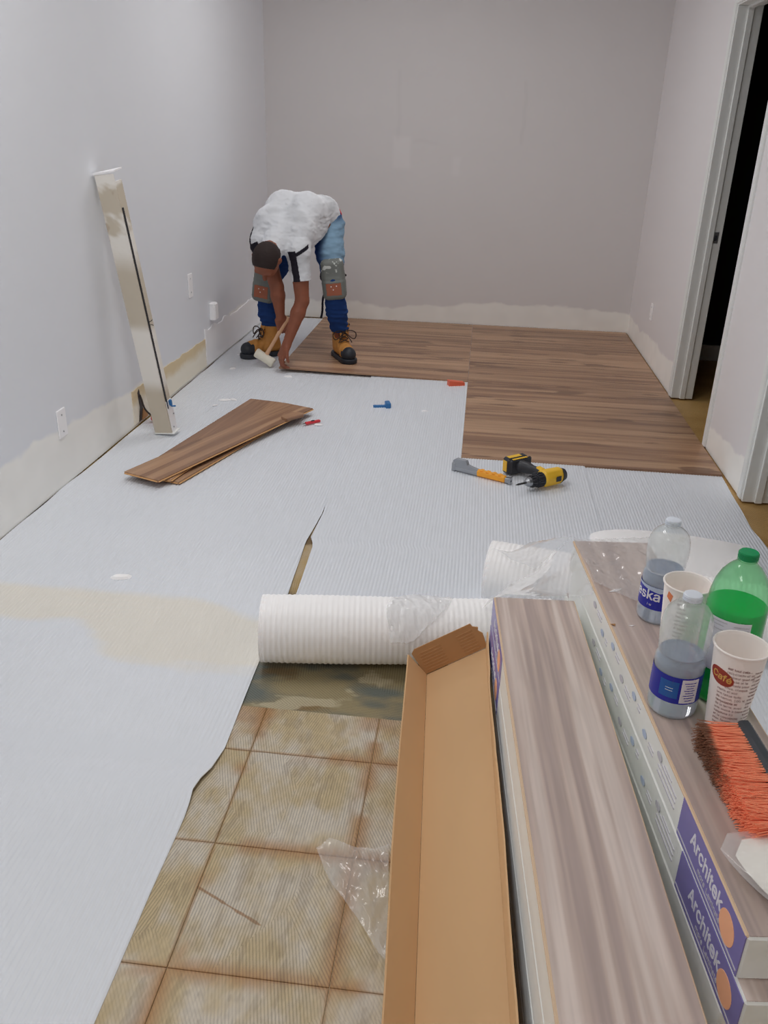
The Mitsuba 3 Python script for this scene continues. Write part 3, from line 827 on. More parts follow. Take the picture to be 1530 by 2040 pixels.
# cordless drill lying on its side: x along the barrel (to the rear), y along the grip, z up
tag('cordless_drill', 'yellow and black cordless drill lying on the foam, its battery to the left', 'drill')
MD = frame([0.222, 3.430, 0.053], [0.80, 0.56, 0.03], [-0.56, 0.80, 0])
cyl = lambda x0, x1, r0, r1, n=28, y=0.0: moved(lathe([(0, 0), (r0, 0), (r1, x1 - x0), (0, x1 - x0)], n), np.array([[0, 0, 1, x0], [1, 0, 0, y], [0, 1, 0, 0], [0, 0, 0, 1.0]]))
add('cordless_drill__bit', moved(cat(cyl(0.0, 0.012, 0.001, 0.004, 12), cyl(0.012, 0.058, 0.0042, 0.0042, 12)), MD), 'dark_steel')
add('cordless_drill__chuck', moved(cat(cyl(0.052, 0.064, 0.012, 0.019), cyl(0.064, 0.078, 0.020, 0.021)), MD), 'steel', smooth=30)
sleeve = [cyl(0.078, 0.100, 0.021, 0.025), cyl(0.100, 0.106, 0.026, 0.026)] + [moved(box(0.08, 0.100, 0.0205, 0.0275, -0.0035, 0.0035, 0.001), trimesh.transformations.rotation_matrix(a, [1, 0, 0])) for a in np.linspace(0, 2 * np.pi, 12, endpoint=False)]
add('cordless_drill__chuck_sleeve', moved(cat(sleeve), MD), 'black_tool')
ring = [cyl(0.106, 0.142, 0.029, 0.031)] + [moved(box(0.112, 0.138, 0.028, 0.0335, -0.0035, 0.0035, 0.001), trimesh.transformations.rotation_matrix(a, [1, 0, 0])) for a in np.linspace(0, 2 * np.pi, 16, endpoint=False)]
add('cordless_drill__torque_ring', moved(cat(ring), MD), 'black_tool')
fd = Field((0.12, -0.06, -0.06), (0.27, 0.08, 0.06), 0.0025)
fd.cone((0.158, 0.0, 0), (0.228, 0.002, 0), 0.034, 0.033, 0.01)
fd.cone((0.165, 0.03, 0), (0.205, 0.032, 0), 0.024, 0.024, 0.02)
fd.boxr((0.195, 0, 0), np.eye(3), (0.04, 0.012, 0.028), 0.006, 0.01)
add('cordless_drill__housing', moved(fd.mesh(), MD), 'yellow_tool', smooth=35)
add('cordless_drill__rear_cap', moved(cat(cyl(0.240, 0.262, 0.0335, 0.026), *[box(0.248, 0.262, -0.02, 0.02, z - 0.002, z + 0.002) for z in (-0.015, -0.005, 0.005, 0.015)]), MD), 'black_tool')
add('cordless_drill__badge', moved(cat(box(0.195, 0.222, -0.036, -0.0335, -0.012, 0.012, 0.001)), MD), 'black_tool')
vt = [moved(box(0.226, 0.240, 0.0325, 0.0345, -0.002, 0.002), trimesh.transformations.rotation_matrix(a, [1, 0, 0])) for a in np.linspace(-2.2, 1.0, 9)]
add('cordless_drill__vents', moved(cat(vt), MD), 'black_tool')
fh = Field((0.10, 0.0, -0.05), (0.27, 0.21, 0.05), 0.003)
fh.cone((0.188, 0.03, 0), (0.165, 0.135, 0), 0.022, 0.020, 0.01)
fh.cone((0.165, 0.135, 0), (0.155, 0.165, 0), 0.022, 0.030, 0.02)
add('cordless_drill__grip', moved(fh.mesh(), MD), 'black_tool', smooth=40)
add('cordless_drill__grip_panel', moved(hull(np.r_[box(0.168, 0.196, 0.04, 0.085, -0.0245, 0.0245, 0.006).vertices]), MD), 'yellow_tool')
add('cordless_drill__trigger', moved(hull(np.r_[box(0.142, 0.166, 0.038, 0.068, -0.010, 0.010, 0.005).vertices]), MD), 'black_tool')
add('cordless_drill__battery', moved(cat(box(0.095, 0.215, 0.165, 0.182, -0.036, 0.036, 0.008), box(0.090, 0.205, 0.180, 0.225, -0.038, 0.038, 0.009)), MD), 'black_tool')
add('cordless_drill__battery__panel', moved(cat(box(0.0885, 0.0915, 0.188, 0.217, -0.026, 0.026, 0.001)), MD), 'yellow_tool')
add('cordless_drill__battery__panel_001', moved(box(0.11, 0.19, 0.168, 0.180, 0.034, 0.0375, 0.001), MD), 'yellow_tool')
add('cordless_drill__battery__panel_002', moved(box(0.105, 0.175, 0.190, 0.215, 0.036, 0.0395, 0.001), MD), 'yellow_tool')

# ------------------------------------------------------------------ boxes of laminate
BW, BH, BL = 0.206, 0.0838, 1.25


def lettering(text, h, depth=0.0006, bold=False):
    m = meshkit.text_mesh(text, h, depth, bold)
    return m


def side_decals(key, near_end, full):
    """On the left face (x = 0 in the box's frame, y along the box from its near end, z up): label panel with lettering and disc."""
    out = {}
    # frame of the printed face as the camera reads it: right along +y*s, up along +z, proud along -x
    if near_end:
        y0, y1 = 0.002, 0.275
    else:
        y0, y1 = BL - 0.277, BL - 0.002
    out['label'] = box(-0.0012, 0.0004, y0, y1, 0.004, BH - 0.002)
    return out, y0, y1


def text_on_left(text, h, y_start, z, bold=False):
    """Reads from the far end to the near end (text runs along -y), capitals up (+z), facing -x."""
    m = lettering(text, h, 0.0008, bold)
    R = np.array([[0, 0, -1, -0.0010], [-1, 0, 0, y_start], [0, 1, 0, z], [0, 0, 0, 1.0]])
    return moved(m, R)


def disc_on_left(y, z, ry, rz, t=0.0008):
    a = np.linspace(0, 2 * np.pi, 40, endpoint=False)
    m = trimesh.creation.extrude_polygon(sg.Polygon(np.c_[ry * np.cos(a), rz * np.sin(a)]), t, engine='earcut')
    return moved(m, np.array([[0, 0, -1, -0.0010], [-1, 0, 0, y], [0, 1, 0, z], [0, 0, 0, 1.0]]))


def laminate_box(key, far_left, ang, z, label, near_end=True, printed=True, group='boxes of laminate', y_off=0.0, detail=True, i_top=False):
    """far_left: the upper left far corner in plan; ang: how far the box's length turns from the y axis."""
    d = np.array([math.sin(ang), -math.cos(ang)])            # from the far to the near end
    o = np.array(far_left) + d * (BL + y_off)
    M = frame([o[0], o[1], z], [-d[1] * 1.0, d[0] * 1.0, 0], [-d[0], -d[1], 0])
    m = trimesh.util.concatenate([box(0, BW, 0, BL, 0, BH, 0.004)])
    add(key + '__carton', moved(m, M), 'box_side')
    V = box(0.004, BW - 0.002, 0.003, BL - 0.003, BH - 0.001, BH + 0.0008, 0.0006)
    Vv, F = V.vertices[V.faces].reshape(-1, 3), np.arange(3 * len(V.faces)).reshape(-1, 3)
    seed = sum(map(ord, key)) % 17
    add(key + '__wood_print', (Vv @ M[:3, :3].T + M[:3, 3], F), 'box_print', uv=np.c_[Vv[:, 1] + seed * 1.3, Vv[:, 0] + seed * 0.7])
    if i_top:
        add(key + '__edge_strip', moved(cat(box(-0.0006, 0.006, 0.003, BL - 0.003, BH - 0.006, BH + 0.0006, 0.002), box(BW - 0.006, BW + 0.0006, 0.003, BL - 0.003, BH - 0.006, BH + 0.0006, 0.002)), M), 'box_edge')
    tag(key, label, 'box', group)
    if not printed:
        return M
    dec, y0, y1 = side_decals(key, near_end, True)
    add(key + '__label', moved(dec['label'], M), 'purple_print')
    s = 1 if near_end else -1
    ys = y1 - 0.055 if near_end else y1 - 0.07
    add(key + '__label__lettering', moved(text_on_left('Architek', 0.026, ys, 0.040, True), M), 'print_white')
    add(key + '__label__small_lettering', moved(text_on_left('more', 0.010, ys - 0.045, 0.020), M), 'print_grey')
    add(key + '__label__small_lettering_001', moved(text_on_left('Laminate', 0.010, ys - 0.085, 0.020), M), 'print_grey')
    add(key + '__label__disc', moved(disc_on_left(y0 + 0.052, 0.040, 0.027, 0.026), M), 'print_orange')
    add(key + '__label__line', moved(box(-0.0022, -0.001, y0 + 0.002, y1 - 0.002, 0.012, 0.0145), M), 'print_grey')
    # small printed icons and lines of text on the pale side
    if near_end and detail:
        rr = np.random.default_rng(5 + seed)
        k = j = 0
        for i, y in enumerate(np.linspace(y1 + 0.13, BL - 0.30, 7)):
            add(num(key + '__printed_icon', k), moved(disc_on_left(y, 0.058 - 0.022 * (i % 2), 0.013, 0.007), M), 'print_blue' if i % 3 else 'print_grey')
            k += 1
            for q in range(2):
                add(num(key + '__printed_line', j), moved(box(-0.0014, 0, y - 0.07 + 0.012 * (i % 3), y - 0.028, 0.050 - 0.022 * (i % 2) + 0.009 * q, 0.0525 - 0.022 * (i % 2) + 0.009 * q), M), 'print_grey')
                j += 1
        for q in range(3):
            add(num(key + '__printed_line', j), moved(box(-0.0014, 0, y1 + 0.03, y1 + 0.13, 0.026 + 0.012 * q, 0.029 + 0.012 * q), M), 'print_grey')
            j += 1
    return M


RA, RFAR = 0.1039, (0.306, 2.129)
MA, MFAR = 0.0677, (0.098, 1.938)
rz = [0.0 + 0.0845 * i for i in range(5)]
names = ['bottom laminate box of the right-hand stack, on the floor', 'second laminate box from the floor in the right-hand stack', 'third laminate box from the floor in the right-hand stack',
         'fourth laminate box in the right-hand stack, purple label under the top box', 'top laminate box of the right-hand stack, carrying the bottles and cups']
jit = [0.01, 0.0, -0.01, 0.035, 0.0]
bi = 0
RM = None
for i in range(5):
    RM = laminate_box(num('laminate_box', bi), RFAR, RA, 0.003 + rz[i], names[i], True, i >= 3, y_off=jit[i], i_top=i == 4)
    bi += 1
ZT = 0.003 + rz[4] + BH + 0.0008
mnames = ['bottom laminate box of the middle stack, beside the open carton', 'second laminate box of the middle stack beside the open carton', 'third laminate box of the middle stack, under its top box',
          'film-wrapped wood-print laminate box on top of the middle stack']
for i in range(4):
    laminate_box(num('laminate_box', bi), MFAR, MA, 0.003 + 0.0845 * i, mnames[i], False, i >= 2, y_off=0.004 * (i % 2), i_top=i == 3)
    bi += 1
ZM = 0.003 + 0.0845 * 3 + BH

# open carton lying tilted against the middle stack
tag('open_carton', 'empty open brown cardboard carton lying on the bare tiles', 'carton')
TA, TB = np.array([-0.063, 1.955, 0.068]), np.array([-0.017, 0.99, 0.012])
td = (TB - TA) / np.linalg.norm(TB - TA)
tt_ = 0.58
sd_ = np.array([-td[1], td[0], 0.0])
sd_ /= np.linalg.norm(sd_)
up_ = np.cross(td, sd_) * -1
if up_[2] < 0:
    up_ = -up_
e1 = math.cos(tt_) * sd_ + math.sin(tt_) * up_
n1 = -math.sin(tt_) * sd_ + math.cos(tt_) * up_
MT = np.eye(4)
MT[:3, 0], MT[:3, 1], MT[:3, 2], MT[:3, 3] = e1, -td, n1, TA + td * 1.25       # x across, y to the far end, z out of the tray
TW_, TH, TLn, th = 0.184, 0.082, 1.25, 0.004
def wavy(x0, x1, y0, y1, fixed, axis, out):
    return None
add('open_carton__base', moved(box(0, TW_, 0, TLn, -th, 0, 0.001), MT), 'kraft')
def wall_panel(x, lean, ztop, amp, seed):
    ys = np.linspace(0, TLn, 60)
    h = ztop + amp * (meshkit.fbm(np.c_[ys * 5, 0 * ys + seed, 0 * ys]) - 0.5)
    zz = np.linspace(0, 1, 5)
    P = np.zeros((5, 60, 3))
    for i, t in enumerate(zz):
        P[i, :, 0] = x + lean * t + 0.004 * np.sin(ys * 5 + seed) * t
        P[i, :, 1] = ys
        P[i, :, 2] = h * t
    Q = P.copy()
    Q[..., 0] += th * (1 if x > 0.05 else -1)
    return P, Q
P, Q = wall_panel(0.0, -0.012, TH, 0.004, 1)
add('open_carton__side', moved(cat(grid_mesh(P), grid_mesh(Q), grid_mesh(np.stack([P[-1], Q[-1]])), grid_mesh(np.stack([P[:, 0], Q[:, 0]])), grid_mesh(np.stack([P[:, -1], Q[:, -1]]))), MT), 'kraft', smooth=30)
P, Q = wall_panel(TW_, 0.028, 0.045, 0.016, 6)
add('open_carton__side_001', moved(cat(grid_mesh(P), grid_mesh(np.stack([P[-1], Q[-1]])), grid_mesh(np.stack([P[:, 0], Q[:, 0]])), grid_mesh(np.stack([P[:, -1], Q[:, -1]]))), MT), 'kraft', smooth=30)
add('open_carton__side_001__print', moved(grid_mesh(Q), MT), 'dark_print', smooth=30)
# far end flap, torn along its right edge, with pressed corrugation lines
fl = sg.Polygon([(-0.004, 0), (TW_ + 0.004, 0), (TW_ + 0.012, 0.04), (TW_ + 0.004, 0.052), (TW_ + 0.009, 0.06), (TW_ - 0.004, 0.068), (TW_ - 0.006, 0.078), (0.004, 0.078), (-0.008, 0.07)])
fm = moved(trimesh.creation.extrude_polygon(fl, th, engine='earcut'), np.array([[1, 0, 0, 0], [0, 0.25, -0.97, TLn + 0.004], [0, 0.97, 0.25, 0], [0, 0, 0, 1.0]]))
add('open_carton__end_flap', moved(fm, MT), 'kraft_dark')
MF = np.array([[1, 0, 0, 0], [0, 0.25, -0.97, TLn + 0.004], [0, 0.97, 0.25, 0], [0, 0, 0, 1.0]])
ribs = [moved(cat(box(0.008, 0.078, 0.008 + 0.0085 * i, 0.0115 + 0.0085 * i, th, th + 0.0014, 0.0005), box(0.125, TW_ - 0.010, 0.008 + 0.0085 * i, 0.0115 + 0.0085 * i, th, th + 0.0014, 0.0005)), MF) for i in range(7)]
add('open_carton__end_flap__ribs', moved(cat(ribs), MT), 'kraft_dark')
labels['open_carton__end_flap__ribs'] = {'label': 'pressed corrugation ribs', 'kind': 'stuff'}

# ------------------------------------------------------------------ on the right-hand stack
def at_(x, y, z=None):
    M = np.eye(4)
    M[:3, 3] = (x, y, ZT if z is None else z)
    return M


def wrap(m, rad, z0, ang0, taper=None, sub=0.004):
    """Bends flat lettering (x along, y up, z proud) round a vertical body of radius rad(z) about the origin; ang0: where x = 0 falls, reading to the right."""
    m = m.subdivide_to_size(sub, max_iter=6) if sub else m
    V = m.vertices
    z = z0 + V[:, 1]
    r = rad(z)
    a = ang0 + V[:, 0] / np.mean(r)
    R = r + V[:, 2]
    return trimesh.Trimesh(np.c_[R * np.cos(a), R * np.sin(a), z], m.faces, process=False)


def face_angle(x, y):
    return math.atan2(-y, -x)               # the side turned to the camera


def patch(w, h, t, nx=24, ny=4):
    xs_, ys_ = np.linspace(-w / 2, w / 2, nx), np.linspace(0, h, ny)
    X, Y = np.meshgrid(xs_, ys_)
    return grid_mesh(np.stack([X, Y, np.full_like(X, t)], -1))


def water_bottle(key, x, y, h, r, label, level, turn, front):
    k = h / 0.25
    sh = [(0, 0.004), (0.5, 0.002), (0.86, 0.0), (0.97, 0.006), (1.0, 0.016), (1.0, 0.034), (0.985, 0.038), (0.985, 0.099), (1.0, 0.104), (0.99, 0.114), (0.93, 0.122), (0.88, 0.126), (0.90, 0.130), (0.93, 0.133), (0.905, 0.136), (0.95, 0.140), (0.925, 0.143), (0.965, 0.150), (0.99, 0.160), (1.0, 0.172), (0.985, 0.189),
          (0.95, 0.202), (0.865, 0.214), (0.72, 0.2235), (0.53, 0.2305), (0.36, 0.2345), (0.32, 0.236), (0.38, 0.2365), (0.38, 0.2385), (0.31, 0.239), (0.31, 0.246)]
    prof = [(a * r, b * k) for a, b in sh]
    pr, pz = np.array(prof)[2:, 0], np.array(prof)[2:, 1]
    rad = lambda z: np.interp(z, pz, pr)
    M = at_(x, y)
    add(key + '__shell', moved(lathe(prof, 56), M), 'bottle_shell', smooth=50)
    wz = level * k
    wp = [(0, 0.006)] + [(max(rad(z) - 0.0018, 0.002), z) for z in np.linspace(0.005, wz, 30)] + [(0, wz)]
    add(key + '__water', moved(lathe(wp, 56), M), 'bottle_water', smooth=50)
    cap = [(0, 0.252 * k), (0.30 * r, 0.252 * k), (0.35 * r, 0.2505 * k), (0.36 * r, 0.2475 * k), (0.36 * r, 0.2395 * k), (0.0, 0.2395 * k)]
    cm = [lathe(cap[::-1], 40)] + [moved(box(0.35 * r, 0.375 * r, -0.0008, 0.0008, 0.240 * k, 0.248 * k), rotz(a)) for a in np.linspace(0, 2 * np.pi, 40, endpoint=False)]
    add(key + '__cap', moved(cat(cm), M), 'cap_white', smooth=40)
    # wrap-round label
    n = 72
    a = np.linspace(0, 2 * np.pi, n + 1)
    zl = np.linspace(0.040, 0.097, 3) * k
    P = np.stack([np.stack([(rad(z) + 0.0009) * np.cos(a), (rad(z) + 0.0009) * np.sin(a), np.full(n + 1, z)], -1) for z in zl])
    add(key + '__label', moved(grid_mesh(P), M), 'label_blue', smooth=True)
    fa = face_angle(x, y)
    rl = lambda z: rad(z) + 0.0012
    if front == 'name':
        t = lettering('eska', 0.0225, 0.0003, True)
        add(key + '__label__lettering', moved(wrap(t, rl, 0.064 * k, fa - 1.42), M), 'print_white')
        t = lettering('l w', 0.006, 0.0003)
        add(key + '__label__small_lettering', moved(wrap(t, rl, 0.049 * k, fa - 0.55), M), 'print_white')
        a2 = np.linspace(fa - 1.9, fa + 1.1, 50)
        top = np.interp(a2, [fa - 1.9, fa + 0.0, fa + 1.1], [0.097, 0.084, 0.097])
        P = np.stack([np.stack([(r + 0.0011) * np.cos(a2), (r + 0.0011) * np.sin(a2), np.minimum(z, 1) * k * np.ones(50) if np.isscalar(z) else z * k], -1) for z in (top, np.full(50, 0.0972))])
        add(key + '__label__band', moved(grid_mesh(P), M), 'print_blue', smooth=True)
    else:
        add(key + '__label__picture', moved(wrap(patch(0.036, 0.036 * k, 0.0001), rl, 0.051 * k, fa - 0.22, sub=0), M), 'label_teal', smooth=True)
        add(key + '__label__facts', moved(wrap(patch(0.034, 0.052 * k, 0.0001), rl, 0.0425 * k, fa + 0.62, sub=0), M), 'print_white', smooth=True)
        ln = [wrap(patch(0.024 * (0.6 + 0.4 * ((i * 7) % 5) / 4), 0.0014, 0.0004, 8, 2), rl, (0.048 + 0.0054 * i) * k, fa + 0.62, sub=0) for i in range(8)]
        add(key + '__label__facts__print', moved(cat(ln), M), 'label_blue')
        ln = [wrap(patch(0.014, 0.0014, 0.0004, 8, 2), rl, (0.066 + 0.0055 * i) * k, fa - 0.2, sub=0) for i in range(2)]
        add(key + '__label__print', moved(cat(ln), M), 'cap_white')
    tag(key, label, 'bottle', 'water bottles')


water_bottle('water_bottle', 0.430, 1.407, 0.25, 0.0465, 'nearer clear water bottle with a blue label, between the two cups', 0.129, 0, 'facts')
water_bottle('water_bottle_001', 0.462, 1.752, 0.245, 0.0455, 'farther clear water bottle with blue label, behind the rear cup', 0.132, 0, 'name')

GX, GY, GR, GH = 0.533, 1.470, 0.0555, 0.31
gp = [(0, 0.006), (0.6, 0.003), (0.85, 0.0), (0.96, 0.006), (1.0, 0.02), (1.0, 0.19), (0.995, 0.205), (0.96, 0.225), (0.88, 0.247), (0.74, 0.266), (0.55, 0.281), (0.38, 0.290), (0.28, 0.294), (0.27, 0.297), (0.33, 0.2975), (0.33, 0.2995), (0.26, 0.30), (0.26, 0.308)]
gp = [(a * GR, b * GH / 0.31) for a, b in gp]
MG = at_(GX, GY)
grad = lambda z: np.interp(z, [p[1] for p in gp[2:]], [p[0] for p in gp[2:]])
add('soda_bottle__shell', moved(lathe(gp, 64), MG), 'green_shell', smooth=50)
gw = [(0, 0.008)] + [(grad(z) - 0.0018, z) for z in np.linspace(0.007, 0.205, 24)] + [(0, 0.205)]
add('soda_bottle__drink', moved(lathe(gw, 64), MG), 'green_soda', smooth=50)
gc = [(0, 0.300), (0.31, 0.300), (0.32, 0.302), (0.32, 0.312), (0.30, 0.3145), (0, 0.315)]
add('soda_bottle__cap', moved(cat(lathe([(a * GR, b) for a, b in gc], 44), *[moved(box(0.315 * GR, 0.333 * GR, -0.0008, 0.0008, 0.3025, 0.312), rotz(a)) for a in np.linspace(0, 2 * np.pi, 44, endpoint=False)]), MG), 'green_cap', smooth=35)
gfa = face_angle(GX, GY)
grl = lambda z: grad(z) + 0.0012
add('soda_bottle__label', moved(wrap(patch(0.080, 0.112, 0, 40, 3), grl, 0.080, gfa - 0.1, sub=0), MG), 'print_white', smooth=True)
gl = [wrap(patch(w_, 0.0022, 0.0004, 10, 2), grl, z_, gfa + a_, sub=0) for (w_, z_, a_) in [(0.036, 0.185, -0.48), (0.03, 0.178, -0.52), (0.036, 0.169, -0.48), (0.028, 0.182, 0.30), (0.028, 0.175, 0.30), (0.028, 0.168, 0.30), (0.028, 0.161, 0.30)]]
gl.append(wrap(patch(0.0012, 0.095, 0.0004, 3, 3), grl, 0.082, gfa + 0.0, sub=0))
add('soda_bottle__label__print', moved(cat(gl), MG), 'print_grey')
tag('soda_bottle', 'large green soda bottle with green cap, half full, behind the nearer cup', 'bottle')


def paper_cup(key, x, y, label, near):
    h, rt, rb = 0.18, 0.0465, 0.033
    rad = lambda z: rb + (rt - rb) * np.asarray(z) / h
    prof = [(0, 0.010), (rb - 0.003, 0.010), (rb - 0.002, 0.0), (rb, 0.0), (rt, h - 0.004), (rt + 0.0025, h - 0.003), (rt + 0.0032, h), (rt + 0.001, h + 0.002), (rt - 0.001, h), (rt - 0.002, h - 0.006), (rb - 0.001, 0.014), (0, 0.014)]
    M = at_(x, y)
    add(key + '__body', moved(lathe(prof, 64), M), 'cup_paper', smooth=40)
    add(key + '__rim', moved(moved(trimesh.creation.torus(rt + 0.0012, 0.0022, major_sections=64, minor_sections=10), np.array([[1, 0, 0, 0], [0, 1, 0, 0], [0, 0, 1, h], [0, 0, 0, 1.0]])), M), 'cup_paper', smooth=True)
    fa = face_angle(x, y)
    r2 = lambda z: rad(z) + 0.0004
    words = ['est tout cela...', 'recyclable et un', 'meilleur gout de', 'la tasse et le', 'bon cafe pour', 'vous, chaque', 'matin et soir', 'une tasse faite', 'de carton, 100 %', 'recyclable et', 'de la terre, avec', 'une encre a base', 'vegetale ici', 'et le couvercle', 'bien ferme', 'merci de', 'recycler']
    words_r = ['This cup', 'is made', 'of paper', 'and can be', 'recycled', 'where the', 'facilities', 'exist, so', 'please', 'do it', 'every day', 'this cup', 'is made', 'of paper']
    rows_ = []
    if near:
        for i, w_ in enumerate(words):
            z = 0.150 - 0.0082 * i
            rows_.append(wrap(lettering(w_, 0.0047, 0.0002, i in (0, 9)), r2, z, fa - (0.30 if i < 6 else 0.62), sub=0))
        for i, w_ in enumerate(words_r):
            rows_.append(wrap(lettering(w_, 0.0036, 0.0002), r2, 0.146 - 0.0085 * i, fa + 0.78, sub=0))
        a = np.linspace(0, 2 * np.pi, 40, endpoint=False)
        ov = trimesh.creation.extrude_polygon(sg.Polygon(np.c_[0.025 * np.cos(a), 0.0165 * np.sin(a) - 0.004 * np.cos(a)]), 0.0005, engine='earcut')
        add(key + '__badge', moved(wrap(ov, r2, 0.128, fa - 0.55, sub=0.004), M), 'cup_red')
        add(key + '__badge__lettering', moved(wrap(moved(lettering('Café', 0.013, 0.0003, True), frame([-0.019, -0.003, 0.0005], [1, -0.12, 0], [0.12, 1, 0])), r2, 0.128, fa - 0.55, sub=0.004), M), 'cup_gold')
    else:
        for i, w_ in enumerate(['Le bon', 'gout du', 'cafe et', 'la tasse', 'faite ici', 'pour vous', 'recyclable', 'et bonne', 'chaque', 'matin', 'et soir']):
            rows_.append(wrap(lettering(w_, 0.0052 if i < 2 else 0.0040, 0.0002, i < 2), r2, 0.157 - 0.0095 * i, fa - 0.30, sub=0))
        dia = trimesh.creation.extrude_polygon(sg.Polygon([(-0.008, 0.0), (-0.004, 0.014), (0.008, 0.008), (0.004, -0.008)]), 0.0004, engine='earcut')
        add(key + '__badge', moved(wrap(dia, r2, 0.155, fa - 0.72, sub=0.004), M), 'cup_orange')
    add(key + '__lettering', moved(cat(rows_), M), 'cup_ink')
    tag(key, label, 'cup', 'paper coffee cups')


paper_cup('paper_cup', 0.517, 1.360, 'nearer empty paper coffee cup with a red oval badge, behind the brush', True)
paper_cup('paper_cup_001', 0.470, 1.585, 'farther empty paper coffee cup, standing between the two water bottles', False)

# hand brush on its side
tag('hand_brush', 'hand brush with orange bristles and a dark block, lying in front of the cup', 'brush')
ba, bb = np.array([0.518, 1.305, ZT + 0.036]), np.array([0.546, 1.060, ZT + 0.036])
bd = (bb - ba) / np.linalg.norm(bb - ba)
MB_ = frame(ba, bd, [bd[1] * -1, bd[0], 0])
if (MB_[:3, 1] @ np.array([1, 0, 0])) < 0:
    MB_[:3, 1] *= -1
    MB_[:3, 2] *= -1
Lb = np.linalg.norm(bb - ba)
add('hand_brush__block', moved(hull(np.r_[box(-0.006, Lb + 0.006, 0.0, 0.026, -0.031, 0.022, 0.007).vertices]), MB_), 'brush_block')
add('hand_brush__handle', moved(cat(hull(np.r_[box(Lb - 0.01, Lb + 0.03, 0.004, 0.024, -0.018, 0.012, 0.006).vertices, box(Lb + 0.12, Lb + 0.14, 0.03, 0.048, -0.012, 0.008, 0.004).vertices])), MB_), 'brush_block')
br, tufts = np.random.default_rng(3), []
nx, nz = 40, 8
sx, sy, sz = [], [], []
bv, bf = [], []
for i in range(nx):
    for j in range(nz):
        for q in range(5):
            x0 = (i + 0.5) / nx * Lb
            z0 = -0.026 + 0.044 * (j + 0.5) / nz
            dx, dz = br.normal(0, 0.0028), br.normal(0, 0.0018)
            ln_ = 0.066 + br.normal(0, 0.002) + 0.006 * (1 - x0 / Lb)
            p0 = np.array([x0 + 0.3 * dx, 0.002, z0 + 0.3 * dz])
            p1 = np.array([x0 + dx * 1.2 + 0.004 * math.sin(i), -ln_ * 0.6, z0 + dz - 0.001])
            p2 = np.array([x0 + dx * 2.4 + 0.006 * math.sin(i), -ln_, z0 * 1.25 + dz * 2 - 0.004])
            w_ = 0.0007
            b0 = len(bv)
            for p in (p0, p1, p2):
                bv += [p + [w_, 0, 0], p + [-w_ * 0.5, 0, w_], p + [-w_ * 0.5, 0, -w_]]
            for s_ in (0, 3):
                for a_ in range(3):
                    c_ = (a_ + 1) % 3
                    bf += [[b0 + s_ + a_, b0 + s_ + c_, b0 + s_ + 3 + c_], [b0 + s_ + a_, b0 + s_ + 3 + c_, b0 + s_ + 3 + a_]]
bvv = np.array(bv)
bvv[:, 2] = np.maximum(bvv[:, 2], -0.0352)
add('hand_brush__bristles', moved(trimesh.Trimesh(bvv, bf, process=False), MB_), 'bristle')
labels['hand_brush__bristles'] = {'label': 'orange bristles worn brown at the tips', 'kind': 'stuff'}

# bag of white powder
tag('powder_bag', 'clear bag of white powder with a pointed corner, in front of the brush', 'bag')
u, v = np.meshgrid(np.linspace(0, 1, 40), np.linspace(-1, 1, 30))
def bag_surface(k, sgn, inset):
    wv = (0.012 + 0.075 * np.sin(np.pi * np.minimum(u * 0.62 + 0.02, 1)) ** 0.8) * (1 - inset)
    X = 0.175 * u
    Y = wv * v
    th_ = 0.020 * np.sqrt(np.maximum(0, 1 - v ** 2)) * np.sin(np.pi * np.minimum(u * 0.7 + 0.03, 1)) * (1 - inset)
    th_ = th_ + 0.0015 * (meshkit.noise(np.stack([X * 60, Y * 60, X * 0 + k], -1)) - 0.5) * (1 - v ** 2)
    return np.stack([X, Y, sgn * th_], -1)
Mb = frame([0.437, 1.040, ZT + 0.023], [0.88, -0.47, 0.0], [0.47, 0.88, 0])
add('powder_bag__film', moved(cat(grid_mesh(bag_surface(1, 1, 0)), grid_mesh(bag_surface(2, -1, 0))), Mb), 'film', smooth=True)
pw = cat(grid_mesh(bag_surface(3, 1, 0.04)), grid_mesh(bag_surface(4, -1, 0.04)))
pv = pw.vertices.copy()
pv[:, 0] = 0.022 + pv[:, 0] * 0.87
pw = trimesh.Trimesh(pv, pw.faces, process=False)
add('powder_bag__powder', moved(pw, Mb), 'powder', smooth=True)

for k, (x, y, a, s, lab) in enumerate([(0.386, 1.86, 0.5, 0.022, 'white paper sliver on the top box near the film edge'), (0.400, 1.70, 0.3, 0.009, 'white crumb on the top box left of the farther water bottle')]):
    key = num('paper_scrap', k)
    add(key, moved(hull([[-s, 0, 0], [0, 0.3 * s, 0], [s, 0.1 * s, 0], [0, -0.25 * s, 0], [0, 0, 0.2 * s]]), at_(x, y, ZT + 0.001) @ rotz(a)), 'foam_white')
    tag(key, lab, 'paper scrap')
add('wood_chip', moved(hull([[-0.006, 0, 0], [0.006, 0.003, 0], [0.004, -0.008, 0], [-0.003, -0.006, 0.003]]), at_(0.358, 1.70, ZT + 0.001)), 'kraft_dark')
tag('wood_chip', 'tiny brown chip at the left edge of the top box', 'wood chip')

